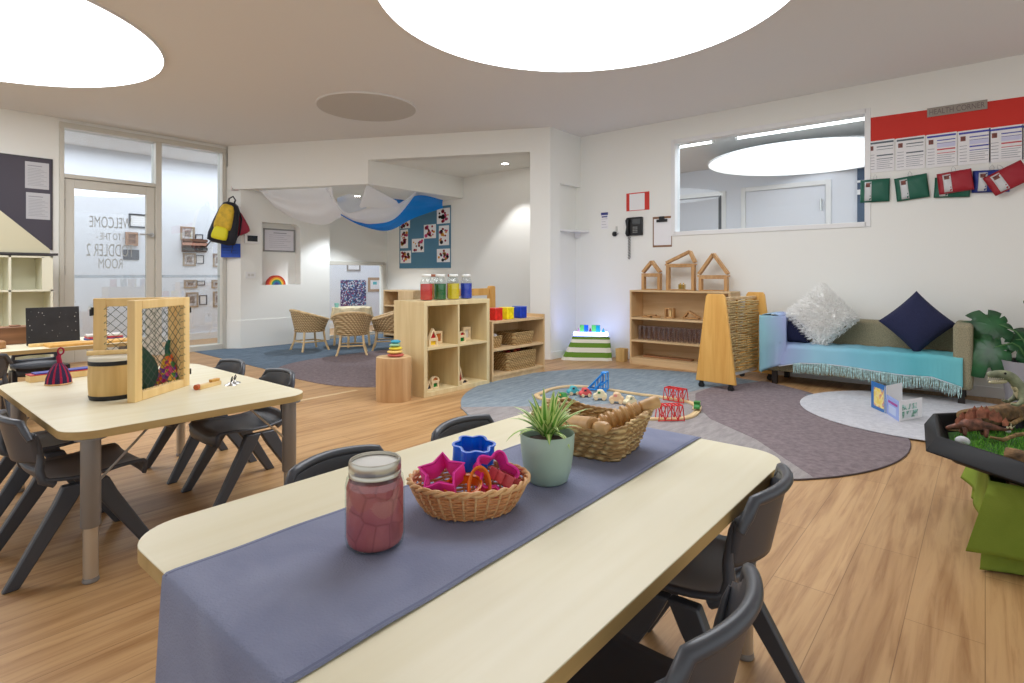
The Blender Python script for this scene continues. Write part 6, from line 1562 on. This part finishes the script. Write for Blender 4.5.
twig('thin twig at the grass edge behind the white stone', [tp(948, 430, .352), tp(960, 431, .353), tp(972, 431, .354)], [.002, .004, .003])
m = MB(); m.ball((0, 0, 0), .022, 16, 10, sx=.8, sy=1.1, sz=.85); tag(m.build('white_stone', mat('stone_white', (206, 206, 210), .6, var=.12, scale=30)), 'pale grey stone on the grass near the tray rim', 'stone', loc=tp(962.5, 441, .352))
m = MB(); m.ball((0, 0, 0), .010, 12, 8); tag(m.build('white_stone', mat('stone_white', (206, 206, 210))), 'tiny pale pebble beside the forked twig', 'stone', loc=tp(1008, 431, .348))
def skin(name, chain, mm, parent, sub=2):
    """chain: list of (parent_index, (x, y, z), rx[, ry])"""
    me = bpy.data.meshes.new(name); me.from_pydata([c[1] for c in chain], [(c[0], i) for i, c in enumerate(chain) if c[0] is not None], [])
    me.materials.append(mm); o = bpy.data.objects.new(name, me); C.objects.link(o); o.parent = parent
    k = o.modifiers.new('skin', 'SKIN'); k.use_smooth_shade = True
    for i, c in enumerate(chain):
        s = me.skin_vertices[0].data[i]; s.radius = (c[2], c[3] if len(c) > 3 else c[2]); s.use_root = (i == 0)
    k = o.modifiers.new('sub', 'SUBSURF'); k.levels = sub; k.render_levels = sub
    return o
# tyrannosaur: body along +x tail, head towards -x (local), about 0.22 tall
TRX = mat('dino_olive', (112, 116, 92), .6, var=.35, scale=22, bmp=.4, bscale=120); TRB = mat('dino_belly', (196, 186, 150), .6, var=.1, scale=30)
tp0 = tp(1012, 424, .336)
t = thing('toy_dinosaur', 'large grey green toy meat-eating dinosaur rearing over the bark log', 'toy dinosaur', (3.09, -.16, .338), R(-66)); t.scale = (1.25, 1.25, 1.25)
ch_ = [(None, (.02, 0, .118), .036, .032), (0, (-.025, 0, .142), .030, .027), (1, (-.050, 0, .168), .019, .018), (2, (-.062, 0, .192), .017, .018), (3, (-.082, 0, .204), .019, .020), (4, (-.108, 0, .205), .015, .015), (5, (-.136, 0, .201), .011, .010),
       (0, (.065, 0, .108), .026, .024), (7, (.115, 0, .100), .016), (8, (.165, 0, .098), .010), (9, (.215, 0, .104), .005),
       (0, (.018, .034, .092), .020, .024), (11, (-.004, .042, .058), .015), (12, (.022, .042, .028), .009), (13, (.012, .042, .008), .008), (14, (-.016, .042, .006), .008, .005),
       (0, (.018, -.034, .092), .020, .024), (16, (.010, -.042, .058), .015), (17, (.036, -.042, .028), .009), (18, (.026, -.042, .008), .008), (19, (-.002, -.042, .006), .008, .005),
       (1, (-.048, .022, .128), .009), (21, (-.066, .026, .112), .006), (22, (-.084, .024, .116), .004), (1, (-.048, -.022, .128), .009), (24, (-.066, -.026, .112), .006), (25, (-.084, -.024, .116), .004)]
skin('body', ch_, TRX, t)
skin('lower_jaw', [(None, (-.080, 0, .186), .012, .010), (0, (-.108, 0, .179), .010, .006), (1, (-.132, 0, .177), .007, .004)], TRB, t)
m = MB()
for s in (-1, 1):
    for k in range(8): m.lathe([(.0018, 0), (0, -.006)], 6, Tz(-.096 - .0055 * k, s * (.0105 - .0005 * k), .1945)); m.lathe([(.0016, 0), (0, .005)], 6, Tz(-.096 - .005 * k, s * .0085, .183))
m.build('teeth', mat('teeth', (236, 230, 206), .4), t)
for s in (-1, 1):
    m = MB(); m.ball((-.093, s * .0165, .211), .0035, 10, 8); m.build('eye', mat('eye_dark', (30, 20, 10), .15), t)
skin('throat', [(None, (-.052, 0, .150), .019, .016), (0, (-.066, 0, .172), .014, .012), (1, (-.030, 0, .122), .026, .020)], TRB, t)
# stegosaur
STG = mat('dino_brown', (104, 66, 52), .6, var=.4, scale=60, bmp=.3, bscale=150); STP = mat('dino_plate', (158, 96, 74), .6, var=.25, scale=60)
t = thing('toy_dinosaur', 'brown plated toy dinosaur with orange back plates on the tray grass', 'toy dinosaur', tp(974, 437, .342), R(-72)); t.scale = (1.02, 1.02, 1.25)
skin('body', [(None, (0, 0, .045), .024, .020), (0, (-.034, 0, .040), .018, .016), (1, (-.060, 0, .030), .010), (2, (-.080, 0, .024), .009), (3, (-.094, 0, .020), .006), (0, (.035, 0, .042), .018, .015), (5, (.065, 0, .036), .010), (6, (.095, 0, .032), .006), (7, (.125, 0, .036), .003),
              (1, (-.034, .018, .022), .008), (9, (-.036, .020, .004), .007), (1, (-.034, -.018, .022), .008), (11, (-.036, -.020, .004), .007), (5, (.034, .018, .022), .009), (13, (.032, .020, .004), .008), (5, (.034, -.018, .022), .009), (15, (.032, -.020, .004), .008)], STG, t)
m = MB(); m.prism([(0, 0), (1, 0), (1, 1)], 0, 0) if False else None
for k in range(9):
    x = -.055 + .019 * k; s = .013 * math.sin(math.pi * (k + 1.2) / 11) + .006; zb = .030 + .034 * math.sin(math.pi * (k + 1) / 10.5); y = .005 if k % 2 else -.005
    m = MB(); m.add([(x - s * .7, y - .0015, zb), (x + s * .7, y - .0015, zb), (x + s * .9, y - .001, zb + s), (x + s * .1, y, zb + s * 2.2), (x - s * .8, y - .001, zb + s),
                     (x - s * .7, y + .0015, zb), (x + s * .7, y + .0015, zb), (x + s * .9, y + .001, zb + s), (x + s * .1, y + .0005, zb + s * 2.2), (x - s * .8, y + .001, zb + s)],
                    [(0, 1, 2, 3, 4), (9, 8, 7, 6, 5), (0, 5, 6, 1), (1, 6, 7, 2), (2, 7, 8, 3), (3, 8, 9, 4), (4, 9, 5, 0)]); m.build('back_plate', STP, t, smooth=False)
for s in (-1, 1):
    for k in (0, 1):
        m = MB(); m.cyl((.105 + .012 * k, 0, .036), (.112 + .012 * k, s * .020, .052), .003, .0004, 6); m.build('tail_spike', TRB, t)

# ------------------------------------------------------------ wooden railway and cars on the rug
zr = .0095
RAIL = wood('beech_track', (212, 182, 134), (232, 206, 162), 'x', 1.0)
lp0 = [(589, 387.5), (575, 386.6), (562, 387.5), (550, 390), (543, 393), (536.5, 396), (542, 399.5), (552, 400.6), (562, 402.5), (570, 407), (576, 411.5), (590, 416), (612, 419), (634, 420), (655, 419.7), (668, 420), (682, 419.2), (692, 416.5), (697.5, 411.5), (697, 407.5), (691, 403.5), (682, 401), (670, 399), (655, 396.7), (640, 395), (625, 392.7), (608, 390)]
ctr = [P(a, b, zr) for a, b in lp0]
per = []
nctr = len(ctr)
for i in range(nctr - 1):
    for k in range(6):
        per.append(Vector(cr_([tuple(c) for c in ctr], (i + k / 6) / (nctr - 1))))
per.append(ctr[-1])
seg_n = 9; i = 0; first = True
while i < len(per) - 2:
    j = min(i + seg_n, len(per) - 1); pp = per[i:j + 1]; m = MB(); w_ = .021; prof = [(-w_, 0), (-w_, .012), (-.015, .012), (-.015, .009), (-.010, .009), (-.010, .012), (.010, .012), (.010, .009), (.015, .009), (.015, .012), (w_, .012), (w_, 0)]
    if j > i + 1:
        for a_, p in enumerate(pp):
            tn = (pp[min(a_ + 1, len(pp) - 1)] - pp[max(a_ - 1, 0)]).normalized(); sd = Vector((-tn.y, tn.x, 0)); 
            if a_ == len(pp) - 1: p = p - tn * .002
            for x, z in prof: m.v.append(tuple(p + sd * x + Vector((0, 0, z))))
        n_ = len(prof)
        for a_ in range(len(pp) - 1):
            for k in range(n_): m.f.append((a_ * n_ + k, (a_ + 1) * n_ + k, (a_ + 1) * n_ + (k + 1) % n_, a_ * n_ + (k + 1) % n_)); m.m.append(0)
        m.f.append(tuple(reversed(range(n_)))); m.m.append(0); m.f.append(tuple((len(pp) - 1) * n_ + k for k in range(n_))); m.m.append(0)
        tag(m.build('train_track', RAIL, angle=30), 'pale grooved wooden track piece of the railway loop on the rug', 'toy train track', 'wooden track pieces of the railway loop')
    i = j
def car(label, p, rz, col, cab, L_=.10, kind='car', z=None, s=1.0):
    t = thing('toy_' + kind, label, 'toy ' + kind, (p[0], p[1], (zr if z is None else z)), rz, 'wooden toy vehicles on the rug'); t.scale = (s, s, s)
    T_ = Matrix(((1, 0, 0, 0), (0, 0, 1, 0), (0, 1, 0, 0), (0, 0, 0, 1))); h = L_ / 2
    body = [(-h, .014), (-h, .032)] + [(-h + .01, .042), (-h + .025, .046)] + ([(-.02, .066), (-.008, .072), (.016, .071), (.028, .060)] if kind == 'car' else [(-.03, .07), (.02, .07)]) + [(.034, .046), (h - .006, .042), (h, .032), (h, .014)]
    m = MB(); m.prism(body, -.024, .024, T_); m.build('body', col, t, bevel=.004)
    m = MB(); m.box(-.016, .004, -.0255, .0255, .046, .062); m.build('window', cab, t, bevel=.001)
    for x in (-h * .56, h * .56):
        for y in (-.027, .027):
            m = MB(); m.cyl((x, y - .005, .014), (x, y + .005, .014), .014, n=18); m.build('wheel', BW if col is not BW else mat('wheel_dark', (70, 56, 50), .6), t)
    return t
def vp(px, py): return P(px, py, zr)
WD = mat('acrylic_dark', (60, 60, 70))
car('teal wooden car at the left end of the row inside the track loop', vp(573, 394.5), R(-30), TEALP, WD)
car('red wooden car second in the row inside the track loop', vp(585, 396.5), R(-35), PINKP, WD)
car('cream wooden car with a green corner, third in the row', vp(600, 399.5), R(-60), CREAMP, GREENP, s=1.1)
car('bare wooden car with a pink window, fourth in the row', vp(616.5, 403), R(-62), mat('car_wood', (222, 190, 150), .5), mat('car_pink', (220, 140, 130), .5), s=1.15)
car('pale wooden car with a grey green arched cab, fifth in the row', vp(630, 405), R(-25), CREAMP, mat('car_sage', (130, 150, 120), .5))
m = MB(); m.ball((0, 0, .022), .016, 12, 8); m.lathe([(.014, 0), (.016, .01), (.012, .02)], 12); tag(m.build('peg_figure', mat('peg_grey', (206, 206, 204), .5)), 'little pale peg figure at the end of the row of cars', 'toy figure', loc=vp(645, 405.5))
def dirat(i): 
    d = (ctr[(i + 1) % nctr] - ctr[i - 1]); return math.atan2(d.y, d.x)
car('green wooden engine at the rear of the train on the track', vp(563, 402.5), dirat(8), GREENP, YELP, .085, 'train', zr + .0125, .9)
car('blue wooden engine pulling the train on the track', vp(573, 409.5), dirat(9), mat('engine_blue', (60, 150, 205), .4), WD, .10, 'train', zr + .0125, .9)
car('green wooden wagon alone at the far bend of the track', vp(697.2, 411.5), dirat(18), GREENP, CREAMP, .085, 'train', zr + .0125, .9)
RB = mat('bridge_red', (214, 40, 44), .4); BBL = mat('ramp_blue', (50, 150, 232), .4)
def bridge(label, p0, p1, h):
    d = Vector(p1) - Vector(p0); L_ = d.length; t = thing('toy_bridge', label, 'toy bridge', p0, math.atan2(d.y, d.x), 'red lattice bridges on the track')
    for s in (-1, 1):
        m = MB(); y = s * .036; n = 4
        bars = [((0, 0, .006), (L_, 0, .006)), ((.012, 0, h), (L_ - .012, 0, h)), ((0, 0, 0), (0.012, 0, h)), ((L_, 0, 0), (L_ - .012, 0, h))]
        for k in range(n):
            xa, xb_ = L_ * k / n, L_ * (k + 1) / n; bars += [((xb_, 0, .006), (xb_ if k < n - 1 else L_ - .012, 0, h)), ((xa, 0, .006), (min(xb_, L_ - .012), 0, h)) if k % 2 else ((max(xa, .012), 0, h), (xb_, 0, .006))]
        for a, b in bars:
            if (Vector(a) - Vector(b)).length > .01: m.tube([(a[0], y, a[2]), (b[0], y, b[2])], .0034, 6)
        m.build('lattice_side', RB, t)
    m = MB()
    for k in range(6): m.box(L_ * (k + .5) / 6 - .004, L_ * (k + .5) / 6 + .004, -.033, .033, h - .004, h + .004)
    m.build('top_bars', RB, t)
    return t
bridge('red lattice toy bridge over the far side of the track loop', vp(665.5, 399.2), vp(686, 402.8), .10)
bridge('red lattice toy bridge over the near side of the track loop', vp(657, 420.3), vp(682.5, 419.8), .105)
p0 = vp(588.5, 389.5); p1 = vp(607, 391.2); d = p1 - p0; L_ = d.length
t = thing('toy_ramp', 'bright blue triangular ramp tower standing over the track', 'toy ramp', p0, math.atan2(d.y, d.x))
for s in (-1, 1):
    m = MB(); y = s * .034
    for a, b in (((0, 0, .012), (L_, 0, .012)), ((0, 0, .012), (L_ - .03, 0, .155)), ((L_ - .03, 0, .155), (L_, 0, .16)), ((L_, 0, 0), (L_, 0, .16)), ((L_ - .045, 0, .012), (L_ - .045, 0, .135)), ((L_ * .45, 0, .012), (L_ * .45, 0, .085)), ((L_ - .045, 0, .05), (L_, 0, .09)), ((L_ * .45, 0, .02), (L_ - .045, 0, .08))):
        m.tube([(a[0], y, a[2]), (b[0], y, b[2])], .006, 6)
    m.build('side_frame', BBL, t)
m = MB(); m.add([(.0, -.03, .016), (.0, .03, .016), (L_ - .03, .03, .157), (L_ - .03, -.03, .157)], [(0, 1, 2, 3)]); m.build('ramp_deck', BBL, t, solid=.004, smooth=False)
m = MB(); m.box(L_ - .045, L_ + .003, -.036, .036, .155, .163); m.build('platform', BBL, t)
